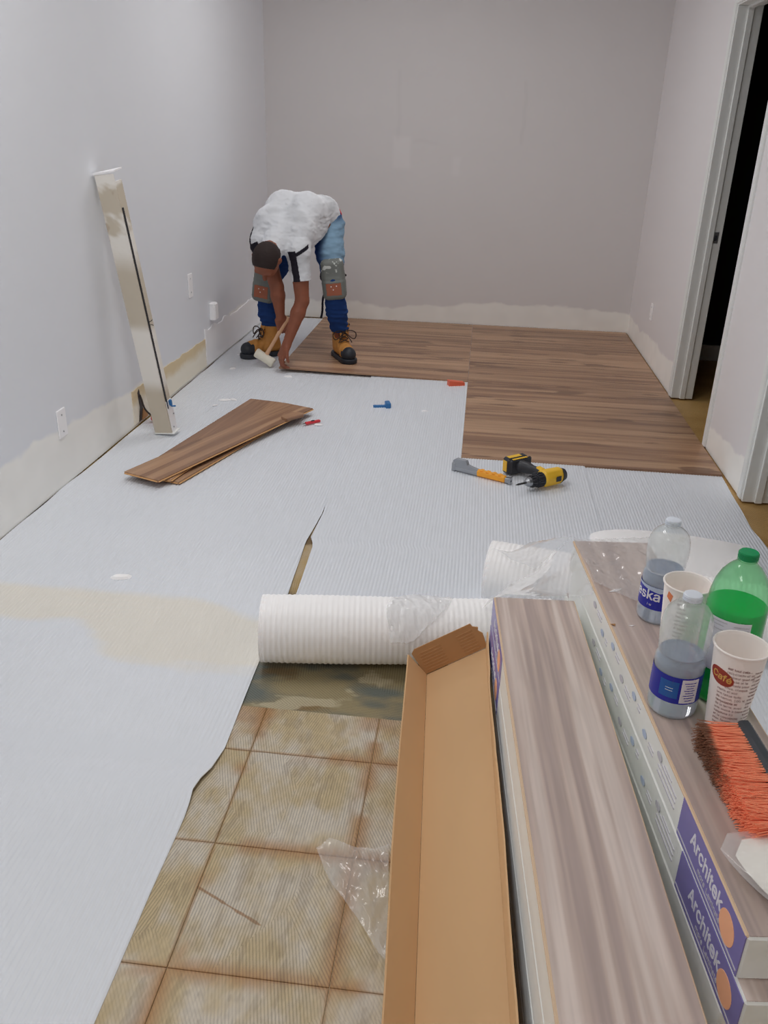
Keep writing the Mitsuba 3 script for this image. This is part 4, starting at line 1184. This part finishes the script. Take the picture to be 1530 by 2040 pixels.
# ------------------------------------------------------------------ clear film
from scipy.interpolate import RBFInterpolator
def film_patch(key, ctrl, n=60, wr=0.004, freq=22, seed=0, mat='film', clampz=None, poly=None):
    """ctrl: rows of (u, v, x, y, z); a thin-plate surface through them, crumpled by noise."""
    ctrl = np.array(ctrl, float)
    f = RBFInterpolator(ctrl[:, :2], ctrl[:, 2:], kernel='thin_plate_spline', smoothing=0.0)
    U, Vv = np.meshgrid(np.linspace(0, 1, n), np.linspace(0, 1, n))
    P = f(np.c_[U.ravel(), Vv.ravel()])
    q = np.c_[P[:, 0] * freq + P[:, 2] * 8, P[:, 1] * freq * 0.6, np.full(len(P), seed)]
    w_ = np.abs(meshkit.fbm(q, 3, seed) - 0.5) * 2
    P[:, 2] += wr * (1 - w_) * 2 - wr
    P[:, 0] += wr * 0.5 * (meshkit.fbm(q + 40, 2, seed) - 0.5)
    if clampz is not None:
        P[:, 2] = np.maximum(P[:, 2], clampz)
    m = grid_mesh(P.reshape(n, n, 3))
    if poly is not None:
        uvc = np.c_[U.ravel(), Vv.ravel()][m.faces].mean(1)
        pp = sg.Polygon(poly)
        keep = np.array([pp.contains(sg.Point(*c)) for c in uvc])
        m = trimesh.Trimesh(m.vertices, m.faces[keep], process=False)
        m.remove_unreferenced_vertices()
    return add(key, m, mat, smooth=True)


zt = ZT + 0.004
film_patch('stretch_film', [(0, 0, 0.302, 2.137, zt), (1, 0, 0.334, 1.84, zt - 0.006), (0.5, 0, 0.313, 2.0, zt), (0, 1, 0.078, 2.10, 0.205), (1, 1, 0.108, 1.938, 0.341), (0.5, 1, 0.088, 2.02, 0.275),
                            (0, 0.33, 0.238, 2.31, 0.225), (0, 0.66, 0.160, 2.24, 0.215), (1, 0.5, 0.22, 1.948, 0.343), (1, 0.25, 0.29, 1.935, 0.358), (0.5, 0.5, 0.19, 2.09, 0.285)], 80, 0.003, 14, 2)
film_patch('stretch_film_004', [(0, 0, 0.304, 2.14, zt), (0.5, 0, 0.262, 2.32, 0.33), (1, 0, 0.222, 2.45, 0.255), (1, 0.5, 0.155, 2.45, 0.21), (1, 1, 0.11, 2.47, 0.213), (0.5, 1, 0.17, 2.39, 0.218), (0, 1, 0.236, 2.325, 0.228), (0, 0.5, 0.27, 2.235, 0.33), (0.5, 0.5, 0.22, 2.38, 0.275)], 60, 0.003, 14, 4)
tag('stretch_film_004', 'hazy clear film bulging up behind the rear foam roll', 'plastic film')
tag('stretch_film', 'crumpled clear stretch film draped from the right box stack over the rear foam roll', 'plastic film')
film_patch('stretch_film_001', [(0, 0, 0.306, 2.125, zt), (1, 0, 0.52, 2.145, zt + 0.012), (0.5, 0, 0.41, 2.135, zt + 0.004), (0, 1, 0.337, 1.885, zt), (1, 1, 0.44, 1.80, zt + 0.002), (0.6, 0.6, 0.42, 1.95, zt + 0.006), (1, 0.5, 0.53, 1.96, zt + 0.02)], 70, 0.004, 34, 5, clampz=ZT + 0.0015)
tag('stretch_film_001', 'wrinkled clear film over the far end of the top box', 'plastic film')
fr = lambda x: 2.048 + 0.128 * (x + 0.548)
rr_ = 0.104
def on_roll(x, a):
    return (x, fr(x) - rr_ * math.sin(a) * 1.0, 0.107 + rr_ * math.cos(a))
film_patch('stretch_film_002', [(0, 0, *on_roll(-0.17, -0.3)), (0.5, 0, *on_roll(-0.09, -0.4)), (1, 0, *on_roll(-0.01, -0.2)), (0, 0.5, *on_roll(-0.19, 0.4)), (0.5, 0.5, *on_roll(-0.10, 0.45)), (1, 0.5, *on_roll(-0.03, 0.4)),
                                (0, 1, *on_roll(-0.17, 1.35)), (0.5, 1, *on_roll(-0.11, 1.3)), (1, 1, *on_roll(-0.08, 1.0))], 60, 0.006, 40, 8, 'film_white')
tag('stretch_film_002', 'crumpled clear film wrapped round the nearer foam roll by the carton', 'plastic film')
film_patch('stretch_film_003', [(0, 0, -0.262, 1.372, 0.012), (1, 0, -0.105, 1.385, 0.012), (0, 1, -0.165, 1.17, 0.008), (1, 1, -0.065, 1.095, 0.008), (0.5, 0.5, -0.165, 1.26, 0.014), (0.5, 0, -0.19, 1.40, 0.012), (0, 0.5, -0.235, 1.285, 0.010)], 60, 0.006, 26, 11, clampz=0.0035,
           poly=[(0.0, 0.1), (0.2, 0.0), (0.5, 0.12), (0.8, 0.1), (1, 0), (1, 1), (0.75, 0.98), (0.15, 0.6)])
tag('stretch_film_003', 'torn scrap of clear film on the bare tiles beside the carton', 'plastic film')

# ------------------------------------------------------------------ the worker
def nrm(v):
    v = np.array(v, float)
    return v / np.linalg.norm(v)


def A3(*v):
    return np.array(v, float)


# joints (his left side is on the right of the picture)
hipL, kneeL, ankL = A3(-1.02, 5.79, 0.845), A3(-0.928, 5.545, 0.530), A3(-0.900, 5.625, 0.13)
hipR, kneeR, ankR = A3(-1.19, 5.80, 0.845), A3(-1.362, 5.53, 0.505), A3(-1.375, 5.615, 0.115)
shL, elL, wrL = A3(-1.110, 5.31, 0.735), A3(-1.080, 5.275, 0.445), A3(-1.166, 5.200, 0.185)
shR, elR, wrR = A3(-1.345, 5.37, 0.775), A3(-1.250, 5.32, 0.515), A3(-1.232, 5.325, 0.325)
neck, headc = A3(-1.245, 5.27, 0.785), A3(-1.272, 5.165, 0.700)
hF = nrm([-0.16, -0.20, -0.95])                     # the face looks down
hU = nrm(A3(-0.12, -1.0, -0.10) - hF * (hF @ A3(-0.12, -1.0, -0.10)))   # the crown points to the camera
hR = np.cross(hF, hU)
if hR[0] < 0:
    hR = -hR
HA = np.array([hR, hU, hF])
hp = lambda a, b, c: headc + hR * a + hU * b + hF * c


def hand(f, w, D, N, s, curls, spread=0.0, thumb=(0.55, 0.6, 0.5), grip=1.0):
    """Palm, four fingers and a thumb. w: wrist, D: to the knuckles, N: the way the palm faces, s: +1/-1, which side the thumb is on."""
    D = nrm(D)
    N = nrm(np.array(N) - D * (np.array(N) @ D))
    S = np.cross(D, N) * s                             # to the thumb side
    f.boxr(w + D * 0.048, np.array([S, D, N]), (0.030, 0.034, 0.004), 0.011, 0.02)
    for i, (off, L) in enumerate([(0.030, 0.92), (0.010, 1.0), (-0.010, 0.94), (-0.029, 0.78)]):
        p = w + D * (0.088 - 0.006 * abs(i - 1)) + S * off
        a = 0.0
        for j, (seg, r0, r1) in enumerate([(0.043, 0.0098, 0.009), (0.027, 0.009, 0.0083), (0.021, 0.0083, 0.0072)]):
            a += curls[j]
            q = p + (math.cos(a) * D + math.sin(a) * N + S * spread * (1.5 - i) * 0.12) * seg * L
            f.cone(p, q, r0, r1, 0.004)
            p = q
    p = w + D * 0.026 + S * 0.034
    for seg, r0, r1, k in ((0.040, 0.0125, 0.0105, 0.4), (0.032, 0.0102, 0.0082, 1.0)):
        q = p + nrm(D * thumb[0] + S * thumb[1] * (1 - 0.6 * k) + N * thumb[2] * k) * seg
        f.cone(p, q, r0, r1, 0.006)
        p = q


fb = Field((-1.55, 4.98, 0.02), (-0.80, 5.96, 1.02), 0.0046)
# torso and legs inside the clothes
for a, b, ra, rb in [(hipL, A3(-1.11, 5.52, 0.90), 0.075, 0.09), (hipR, A3(-1.26, 5.53, 0.90), 0.075, 0.09), (A3(-1.11, 5.52, 0.90), A3(-1.16, 5.36, 0.80), 0.10, 0.075), (A3(-1.26, 5.53, 0.90), A3(-1.30, 5.40, 0.82), 0.10, 0.075),
                     (hipL, kneeL, 0.075, 0.045), (kneeL, ankL, 0.045, 0.032), (hipR, kneeR, 0.075, 0.045), (kneeR, ankR, 0.045, 0.032)]:
    fb.cone(a, b, ra, rb, 0.03)
fb.cone(A3(-1.235, 5.36, 0.83), neck + A3(-0.012, -0.045, -0.03), 0.062, 0.056, 0.03)
# head
fb.ell(hp(0, 0.012, -0.004), HA, (0.077, 0.103, 0.096), 0.03)
fb.ell(hp(0, -0.055, 0.030), HA, (0.058, 0.062, 0.066), 0.03)
fb.cone(hp(0, 0.012, 0.088), hp(0, -0.030, 0.112), 0.008, 0.014, 0.012)       # nose
fb.cone(hp(-0.040, 0.026, 0.078), hp(0.040, 0.026, 0.078), 0.014, 0.014, 0.014)   # brow
fb.cone(hp(-0.018, -0.062, 0.088), hp(0.018, -0.062, 0.088), 0.011, 0.011, 0.008)  # lips
fb.cone(hp(-0.014, -0.096, 0.066), hp(0.014, -0.096, 0.066), 0.020, 0.020, 0.02)   # chin
for s in (-1, 1):
    fb.ell(hp(s * 0.079, -0.006, -0.006), np.array([hR, hU, nrm(hF - 0.2 * hU)]), (0.010, 0.032, 0.019), 0.006)
    fb.ell(hp(s * 0.085, 0.008, -0.010), np.array([hR, hU, hF]), (0.007, 0.020, 0.013), 0.006)
# arms
def arm(sh, el, wr):
    m1 = sh + 0.45 * (el - sh)
    fb.cone(sh, m1, 0.052, 0.053, 0.02)
    fb.cone(m1, el, 0.053, 0.042, 0.02)
    m2 = el + 0.28 * (wr - el)
    fb.cone(el, m2, 0.041, 0.044, 0.015)
    fb.cone(m2, wr, 0.044, 0.027, 0.015)
arm(shL, elL, wrL)
arm(shR, elR, wrR)
fb.cone(wrL, wrL + 0.02 * nrm(wrL - elL), 0.027, 0.026, 0.01)
hand(fb, wrL + 0.005 * nrm(wrL - elL), (-0.42, -0.18, -0.95), (0.65, 0.45, -0.25), 1, (0.45, 0.75, 0.55), 0.3, (0.75, 0.45, 0.6))
hax = nrm([-0.140, -0.055, -0.245])                 # the mallet's handle, from its end to the head
gripc = A3(-1.222, 5.330, 0.262)
Nn = nrm(np.cross(hax, nrm(wrR - elR)))
hand(fb, wrR - A3(0.0, 0.0, 0.0), nrm(gripc - wrR + 0.0 * Nn) + A3(0.05, 0.1, 0), -Nn if (-Nn)[1] > 0 else Nn, 1, (0.9, 1.25, 0.9), 0.0, (0.6, 0.5, 0.7))
body = fb.mesh()
tag('person', 'man bent over in white shirt, blue jeans and tan boots, fitting a board', 'person')
add('person__body', body, 'skin', smooth=True)
# hair: a close crop over the back and top of the head
fh_ = Field(headc - 0.16, headc + 0.16, 0.004)
fh_.ell(hp(0, 0.012, -0.004), HA, (0.0815, 0.1075, 0.1000), 0.03)
fh_.ell(hp(0, -0.045, -0.056), HA, (0.064, 0.070, 0.048), 0.02)
Pq = fh_.pts() - headc
cu, cf, cr = Pq @ hU, Pq @ hF, Pq @ hR
fh_.F = np.maximum(fh_.F, (cf - (0.052 + 0.10 * (cu - 0.06).clip(-0.2, 0.05))) * 0.8)          # hairline across the forehead
fh_.F = np.maximum(fh_.F, np.minimum(0.03 - np.abs(0), 1) * 0 + (-(cu + 0.085)) * 0.8)
earcut_ = np.maximum(np.abs(cr) * -1 + 0.062, 0) * 0 - 1
side_mask = np.maximum(0.066 - np.abs(cr), np.maximum(cf * -1 - 0.016, cu - 0.026))             # bare round the ears
fh_.F = np.maximum(fh_.F, -side_mask * 0.8)
hair = fh_.mesh()
Vh = hair.vertices
hair.vertices = Vh + nrm([0, 0, 1]) * 0 + (meshkit.noise(Vh * 260)[:, None] - 0.5) * 0.0022 * np.sign(Vh - headc)
add('person__hair', hair, 'hair', smooth=True)
for k, s in enumerate((-1, 1)):
    e = trimesh.creation.icosphere(2, 0.0125)
    e.apply_translation(hp(s * 0.031, 0.006, 0.078))
    add(num('person__eye', k), e, 'eye_white', smooth=True)

# shirt
def folds(P, amp, fr, seed):
    w_ = meshkit.fbm(P * np.array(fr) + seed, 3, seed)
    return amp * (1 - 2 * np.abs(w_ - 0.5) * 2.2)


fs = Field((-1.56, 5.12, 0.50), (-0.85, 6.02, 1.14), 0.0045)
hl, hr_ = A3(-1.045, 5.775, 0.915), A3(-1.185, 5.80, 0.920)
ml, mr = A3(-1.105, 5.555, 0.945), A3(-1.250, 5.575, 0.950)
cl_, cr_ = A3(-1.135, 5.400, 0.845), A3(-1.305, 5.430, 0.875)
for a, b, ra, rb in [(hl, ml, 0.115, 0.112), (hr_, mr, 0.112, 0.112), (ml, cl_, 0.112, 0.105), (mr, cr_, 0.112, 0.100), (hl, hr_, 0.115, 0.112), (ml, mr, 0.112, 0.112), (cl_, cr_, 0.105, 0.10),
                     (cl_, shL, 0.100, 0.074), (cr_, shR, 0.098, 0.074), (A3(-1.07, 5.60, 0.865), A3(-1.11, 5.46, 0.80), 0.10, 0.09),
                     (shL, shL + 0.62 * (elL - shL), 0.074, 0.070), (shR, shR + 0.60 * (elR - shR) + A3(-0.02, 0, 0), 0.078, 0.066),
                     (A3(-1.225, 5.36, 0.835), neck + A3(-0.012, -0.040, -0.040), 0.088, 0.074)]:
    fs.cone(a, b, ra, rb, 0.035)
P = fs.pts()
fs.F += folds(P, 0.003, (8, 8, 8), 3) + folds(P, 0.0042, (24, 11, 30), 6)
solid = fs.F.copy()
fs.F = np.maximum(solid, -(solid + 0.009))
fs.cut(shL + 0.60 * (elL - shL) + A3(0, 0, 0), nrm(elL - shL) + A3(0, 0, 0.0))
# the sleeve cuts act only near each arm
fs.F = np.maximum(solid, -(solid + 0.009))
for sh, el, k in ((shL, elL, 0.60), (shR, elR, 0.40)):
    d = nrm(el - sh)
    q = P - (sh + k * (el - sh))
    t = q @ d
    rad_ = np.linalg.norm(q - t[..., None] * d, axis=-1)
    fs.F = np.where(rad_ < 0.13, np.maximum(fs.F, np.where(t > -0.03, t, -0.03)), fs.F)
hemn = nrm(A3(0.16, 0.90, -0.40))
hemp = A3(-1.06, 5.825, 0.89)
fs.F = np.maximum(fs.F, (P - hemp) @ hemn)
q = P - (neck + A3(-0.014, -0.062, -0.066))
fs.F = np.where(np.linalg.norm(q, axis=-1) < 0.12, np.maximum(fs.F, q @ nrm(A3(-0.10, -0.80, -0.55))), fs.F)
shirt = fs.mesh()
add('person__shirt', shirt, 'shirt', smooth=True)
# dark bands on the sleeves and over the shoulders
Vs, Fs = shirt.vertices, shirt.faces
Ns = shirt.vertex_normals
cen = Vs[Fs].mean(1)
fn_ = np.cross(Vs[Fs[:, 1]] - Vs[Fs[:, 0]], Vs[Fs[:, 2]] - Vs[Fs[:, 0]])
fn_ /= np.linalg.norm(fn_, axis=1, keepdims=True) + 1e-12


def band(key, mask):
    m = trimesh.Trimesh(Vs + Ns * 0.0016, Fs[mask], process=False)
    m.remove_unreferenced_vertices()
    add(key, m, 'shirt_black', smooth=True)


def sleeve_coords(sh, el):
    d = nrm(el - sh)
    q = cen - sh
    t = q @ d
    out = q - t[:, None] * d
    r_ = np.linalg.norm(out, axis=1)
    fr_ = nrm(A3(0, -1, 0) - d * (A3(0, -1, 0) @ d))
    rt_ = np.cross(d, fr_)
    if rt_[0] < 0:
        rt_ = -rt_
    ang = np.arctan2(out @ rt_, out @ fr_)
    outward = (fn_ * out).sum(1) > 0
    return t, r_, ang, outward


t, r_, ang, ow = sleeve_coords(shL, elL)
band('person__shirt__sleeve_stripe', ow & (r_ < 0.105) & (t > 0.0) & (t < 0.180) & (np.abs(ang + 0.22 - 1.0 * (t - 0.1)) < 0.32))
band('person__shirt__shoulder_piping', ow & (r_ < 0.13) & (np.abs(t - 0.03 + 0.040 * (ang + 0.2)) < 0.011) & (ang > -0.3) & (ang < 1.25))
t, r_, ang, ow = sleeve_coords(shR, elR)
band('person__shirt__sleeve_stripe_001', ow & (r_ < 0.105) & (t > 0.0) & (t < 0.12) & (ang < -0.1) & (ang > -2.2))
band('person__shirt__shoulder_piping_001', ow & (r_ < 0.14) & (t < 0.03) & (t > -0.10) & (np.abs(ang + 1.0 + 1.5 * (t - 0.02)) < 0.14))

# jeans
fj = Field((-1.52, 5.38, 0.16), (-0.78, 6.00, 1.02), 0.0046)
for a, b, ra, rb in [(hl + A3(0.0, 0.01, -0.03), hr_ + A3(0, 0.01, -0.03), 0.108, 0.108), (hipL, hipR, 0.112, 0.112), (hipL + A3(0.01, 0, 0), hipL + 0.5 * (kneeL - hipL), 0.108, 0.092), (hipL + 0.5 * (kneeL - hipL), kneeL, 0.092, 0.070), (kneeL, kneeL + 0.5 * (ankL - kneeL), 0.068, 0.068),
                     (kneeL + 0.5 * (ankL - kneeL), ankL + A3(0, 0.01, 0.055), 0.068, 0.062), (hipR, hipR + 0.5 * (kneeR - hipR), 0.108, 0.092), (hipR + 0.5 * (kneeR - hipR), kneeR, 0.092, 0.070), (kneeR, kneeR + 0.5 * (ankR - kneeR), 0.068, 0.068),
                     (kneeR + 0.5 * (ankR - kneeR), ankR + A3(0.01, 0.01, 0.085), 0.068, 0.064)]:
    fj.cone(a, b, ra, rb, 0.03)
P = fj.pts()
fj.F += folds(P, 0.004, (11, 11, 22), 9) + np.where(P[..., 2] < 0.36, 0.0035 * np.sin(P[..., 2] * 150 + 9 * meshkit.noise(P * 11)), 0.0025 * np.sin(P[..., 2] * 120 + 6 * meshkit.noise(P * 9)))
fj.F = np.maximum(fj.F, (P - (hl + A3(0, -0.10, 0.13))) @ nrm(A3(0.1, -0.75, 0.65)) * 0.9)
legside = P[..., 0] > -1.13
fj.F = np.maximum(fj.F, np.where(legside, 0.185 + 0.01 * meshkit.noise(P * 14) - P[..., 2], 0.200 + 0.014 * meshkit.noise(P * 14) - P[..., 2]))
jeans = fj.mesh()
add('person__jeans', jeans, 'denim', smooth=True)
bt = tube(smooth_path([A3(-0.975, 5.775, 0.985), A3(-0.945, 5.79, 0.955), A3(-0.925, 5.80, 0.915)], 10), 0.008, 8)
add('person__waistband', bt, 'red_plastic', smooth=True)

# knee pads
def knee_pad(key, k, up, fw, sc=1.0):
    up, fw = nrm(up), np.array(fw, float)
    fw = nrm(fw - up * (fw @ up))
    rt = np.cross(fw, up)
    AX = np.array([rt, up, fw])
    f = Field(k - 0.24, k + 0.24, 0.0045)
    c = k + fw * 0.035
    f.boxr(c + up * 0.058, AX, (0.040, 0.040, 0.010), 0.034, 0.02)
    f.boxr(c - up * 0.05 + fw * 0.006, AX, (0.040, 0.036, 0.012), 0.036, 0.02)
    f.boxr(c - fw * 0.004, AX, (0.044, 0.030, 0.010), 0.030, 0.01)
    q = f.pts() - k
    a, b, h_ = q @ rt, q @ up, q @ fw
    f.F = np.maximum(f.F, -(h_ + 0.005 - 0.4 * np.abs(a)))                                   # open behind
    f.F += 0.0028 * np.exp(-((b - 0.005) / 0.007) ** 2)                                        # groove between the two caps
    m = f.mesh()
    add(key, m, 'pad_grey', smooth=True)
    V, Fc = m.vertices, m.faces
    cc = V[Fc].mean(1) - k
    n_ = m.vertex_normals
    mask = (np.abs(cc @ rt) < 0.048) & (cc @ up < -0.012) & (cc @ up > -0.088) & (cc @ fw > 0.045)
    p = trimesh.Trimesh(V + n_ * 0.002, Fc[mask], process=False)
    p.remove_unreferenced_vertices()
    add(key + '__cap', p, 'pad_brown', smooth=True)
    for i, (x_, y_) in enumerate(((-0.018, -0.030), (0.016, -0.032), (0.004, -0.052))):
        o = k + rt * x_ + up * y_
        add(num(key + '__rivet', i), moved(trimesh.creation.icosphere(1, 0.0042), np.block([[np.eye(3), (o + fw * 0.0905)[:, None]], [np.zeros((1, 3)), np.ones((1, 1))]])), 'plastic_white', smooth=True)
    return rt, up, fw


kL = knee_pad('person__knee_pad', kneeL + A3(0.0, 0.01, 0.012), (hipL - kneeL) * 0.25 + (kneeL - ankL) * 1.0, (0.10, -1, 0.0))
kR = knee_pad('person__knee_pad_001', kneeR + A3(0.0, 0.01, 0.0), (hipR - kneeR) * 0.25 + (kneeR - ankR) * 1.0, (-0.22, -1, 0))
# loose straps behind his left knee
for k, pts in enumerate([[A3(-0.975, 5.53, 0.605), A3(-1.005, 5.56, 0.590), A3(-1.012, 5.55, 0.545), A3(-1.003, 5.54, 0.535)], [A3(-0.955, 5.55, 0.455), A3(-0.985, 5.56, 0.450), A3(-1.003, 5.57, 0.41), A3(-1.006, 5.57, 0.35), A3(-1.016, 5.56, 0.285)], [A3(-0.868, 5.56, 0.575), A3(-0.855, 5.58, 0.565)]]):
    sp = smooth_path(pts, 20) if len(pts) > 2 else np.array(pts)
    rb_ = tube(sp, 0.0065, 8)
    add(num('person__strap', k), rb_, 'shirt_black', smooth=True)

# boots
def boot(key, ank, toe_dir, z0, jl):
    d = nrm([toe_dir[0], toe_dir[1], 0])
    s = np.cross([0, 0, 1], d)
    AX = np.array([d, s, [0, 0, 1]])
    o = np.array([ank[0], ank[1], z0])
    f = Field(o - A3(0.27, 0.27, 0.0), o + A3(0.27, 0.27, 0.30), 0.004)
    pt = lambda a, b, c: o + d * a + s * b + A3(0, 0, c)
    f.cone(pt(-0.005, 0, 0.235), pt(-0.010, 0, 0.12), 0.058, 0.054, 0.02)
    f.cone(pt(-0.030, 0, 0.065), pt(0.03, 0, 0.07), 0.046, 0.046, 0.03)
    f.cone(pt(0.02, 0, 0.085), pt(0.12, 0.0, 0.065), 0.048, 0.044, 0.03)
    f.cone(pt(0.12, 0.0, 0.062), pt(0.165, 0.004, 0.058), 0.046, 0.042, 0.02)
    P = f.pts()
    f.F = np.maximum(f.F, (z0 + 0.024) - P[..., 2])
    top = 0.225
    f.F = np.maximum(f.F, P[..., 2] - (z0 + top + 0.03 * ((P - o) @ d > 0.03) * 0 + 0.25 * ((P - o) @ d)))
    q = P - o
    rr = np.linalg.norm(q[..., :2] - 0.0 * q[..., :2], axis=-1)
    f.F += 0.0018 * np.sin(((P - o) @ d) * 150 + P[..., 2] * 60) * (((P - o) @ d) > 0.03) * (P[..., 2] < z0 + 0.16)
    m = f.mesh()
    add(key, m, 'leather', smooth=True)
    # sole and toe cap
    f2 = Field(o - A3(0.27, 0.27, 0.01), o + A3(0.27, 0.27, 0.14), 0.004)
    f2.cone(pt(-0.040, 0, 0.016), pt(0.04, 0, 0.016), 0.054, 0.050, 0.02)
    f2.cone(pt(0.04, 0, 0.016), pt(0.165, 0.004, 0.016), 0.050, 0.056, 0.02)
    P2 = f2.pts()
    a2 = (P2 - o) @ d
    f2.F = np.maximum(f2.F, np.abs(P2[..., 2] - (z0 + 0.0155)) - 0.0155)
    f2.F = np.maximum(f2.F, -np.maximum(np.abs(a2 - 0.02) - 0.018, P2[..., 2] - (z0 + 0.008)))
    add(key + '__sole', f2.mesh(), 'boot_rubber', smooth=40)
    f3 = Field(o - A3(0.27, 0.27, 0.0), o + A3(0.27, 0.27, 0.14), 0.004)
    f3.cone(pt(0.10, 0.0, 0.062), pt(0.168, 0.004, 0.056), 0.0485, 0.0465, 0.02)
    P3 = f3.pts()
    b3, a3 = (P3 - o) @ s, (P3 - o) @ d
    f3.F = np.maximum(f3.F, (0.128 - 0.7 * b3 ** 2 / 0.05 + 0.28 * (P3[..., 2] - z0 - 0.04).clip(0)) - a3)
    f3.F = np.maximum(f3.F, (z0 + 0.024) - P3[..., 2])
    add(key + '__toe_cap', f3.mesh(), 'boot_rubber', smooth=True)
    # tongue, its tag, padded collar
    add(key + '__tongue', moved(hull(np.r_[box(-0.003, 0.006, -0.026, 0.026, 0.0, 0.115, 0.003).vertices]), np.block([[np.column_stack([nrm(d + A3(0, 0, 0.32)), s, np.cross(nrm(d + A3(0, 0, 0.32)), s)]), pt(0.066, 0, 0.145)[:, None]], [np.zeros((1, 3)), np.ones((1, 1))]])), 'leather')
    dd = nrm(d + A3(0, 0, 0.32))
    MTg = np.block([[np.column_stack([dd, s, np.cross(dd, s)]), pt(0.066, 0, 0.145)[:, None]], [np.zeros((1, 3)), np.ones((1, 1))]])
    add(key + '__tongue__tag', moved(box(0.006, 0.008, -0.011, 0.011, 0.072, 0.094, 0.0005), MTg), 'lace')
    add(key + '__tongue__tag_mark', moved(box(0.008, 0.009, -0.006, 0.006, 0.080, 0.087, 0.0003), MTg), 'print_white')
    a = np.linspace(0.9, 2 * np.pi - 0.9, 24)
    add(key + '__collar', tube(np.array([pt(-0.008 + 0.056 * math.cos(t), 0.054 * math.sin(t), 0.214 + 0.018 * math.cos(t)) for t in a]), 0.0085, 8), 'lace', smooth=True)
    # laces: crossings down the front, and a bow
    L = []
    surf = lambda a_: (0.062 + 0.02, 0.2)
    zs = [0.182, 0.160, 0.138, 0.120]
    xs_ = [0.056, 0.060, 0.072, 0.092]
    for i in range(3):
        for sg_ in (-1, 1):
            L.append(tube(smooth_path([pt(xs_[i] - 0.006, sg_ * 0.030, zs[i]), pt(0.5 * (xs_[i] + xs_[i + 1]) + 0.006, 0, 0.5 * (zs[i] + zs[i + 1]) + 0.004), pt(xs_[i + 1] - 0.006, -sg_ * 0.030, zs[i + 1])], 10), 0.003, 6))
    kx, kz = 0.070, 0.182
    for sg_ in (-1, 1):
        L.append(tube(smooth_path([pt(kx, 0, kz), pt(kx + 0.01, sg_ * 0.045, kz + 0.012), pt(kx + 0.014, sg_ * 0.080, kz - 0.012), pt(kx + 0.018, sg_ * 0.070, kz - 0.040), pt(kx + 0.02, sg_ * 0.030, kz - 0.022), pt(kx + 0.006, 0, kz)], 26), 0.0032, 6))
        L.append(tube(smooth_path([pt(kx, 0, kz), pt(kx + 0.022, sg_ * 0.025, kz - 0.03), pt(kx + 0.035, sg_ * 0.045, kz - 0.062)], 14), 0.003, 6))
    add(key + '__laces', cat(L), 'lace', smooth=True)
    return o, d, s


boot('person__boot', A3(-0.893, 5.635, 0), (0.10, -0.20), 0.0152, ankL)
boot('person__boot_001', A3(-1.372, 5.605, 0), (-0.165, -0.135), 0.0095, ankR)

# mallet
tag('mallet', 'white-headed rubber mallet with a wooden handle in his right hand', 'mallet')
h0, h1 = gripc - hax * 0.075, gripc + hax * 0.215
hs = np.linspace(0, 1, 14)
add('mallet__handle', tube(h0 + hs[:, None] * (h1 - h0), 0.0145 + 0.003 * np.cos(hs * 5), 12), 'handle_wood', smooth=40)
mh = nrm(np.cross(hax, A3(0.12, 0.9, 0.1)))
if mh[0] < 0:
    mh = -mh
hc = h1 + hax * 0.012
mp = [(0, -0.066), (0.026, -0.066), (0.031, -0.060), (0.031, -0.045), (0.029, -0.04), (0.029, 0.04), (0.031, 0.045), (0.031, 0.060), (0.026, 0.066), (0, 0.066)]
Mm = np.eye(4)
ux = nrm(np.cross(mh, [0.2, 0.3, 0.9]))
Mm[:3, 0], Mm[:3, 1], Mm[:3, 2], Mm[:3, 3] = ux, np.cross(mh, ux), mh, hc
add('mallet__head', moved(lathe(mp, 36), Mm), 'mallet_rubber', smooth=40)
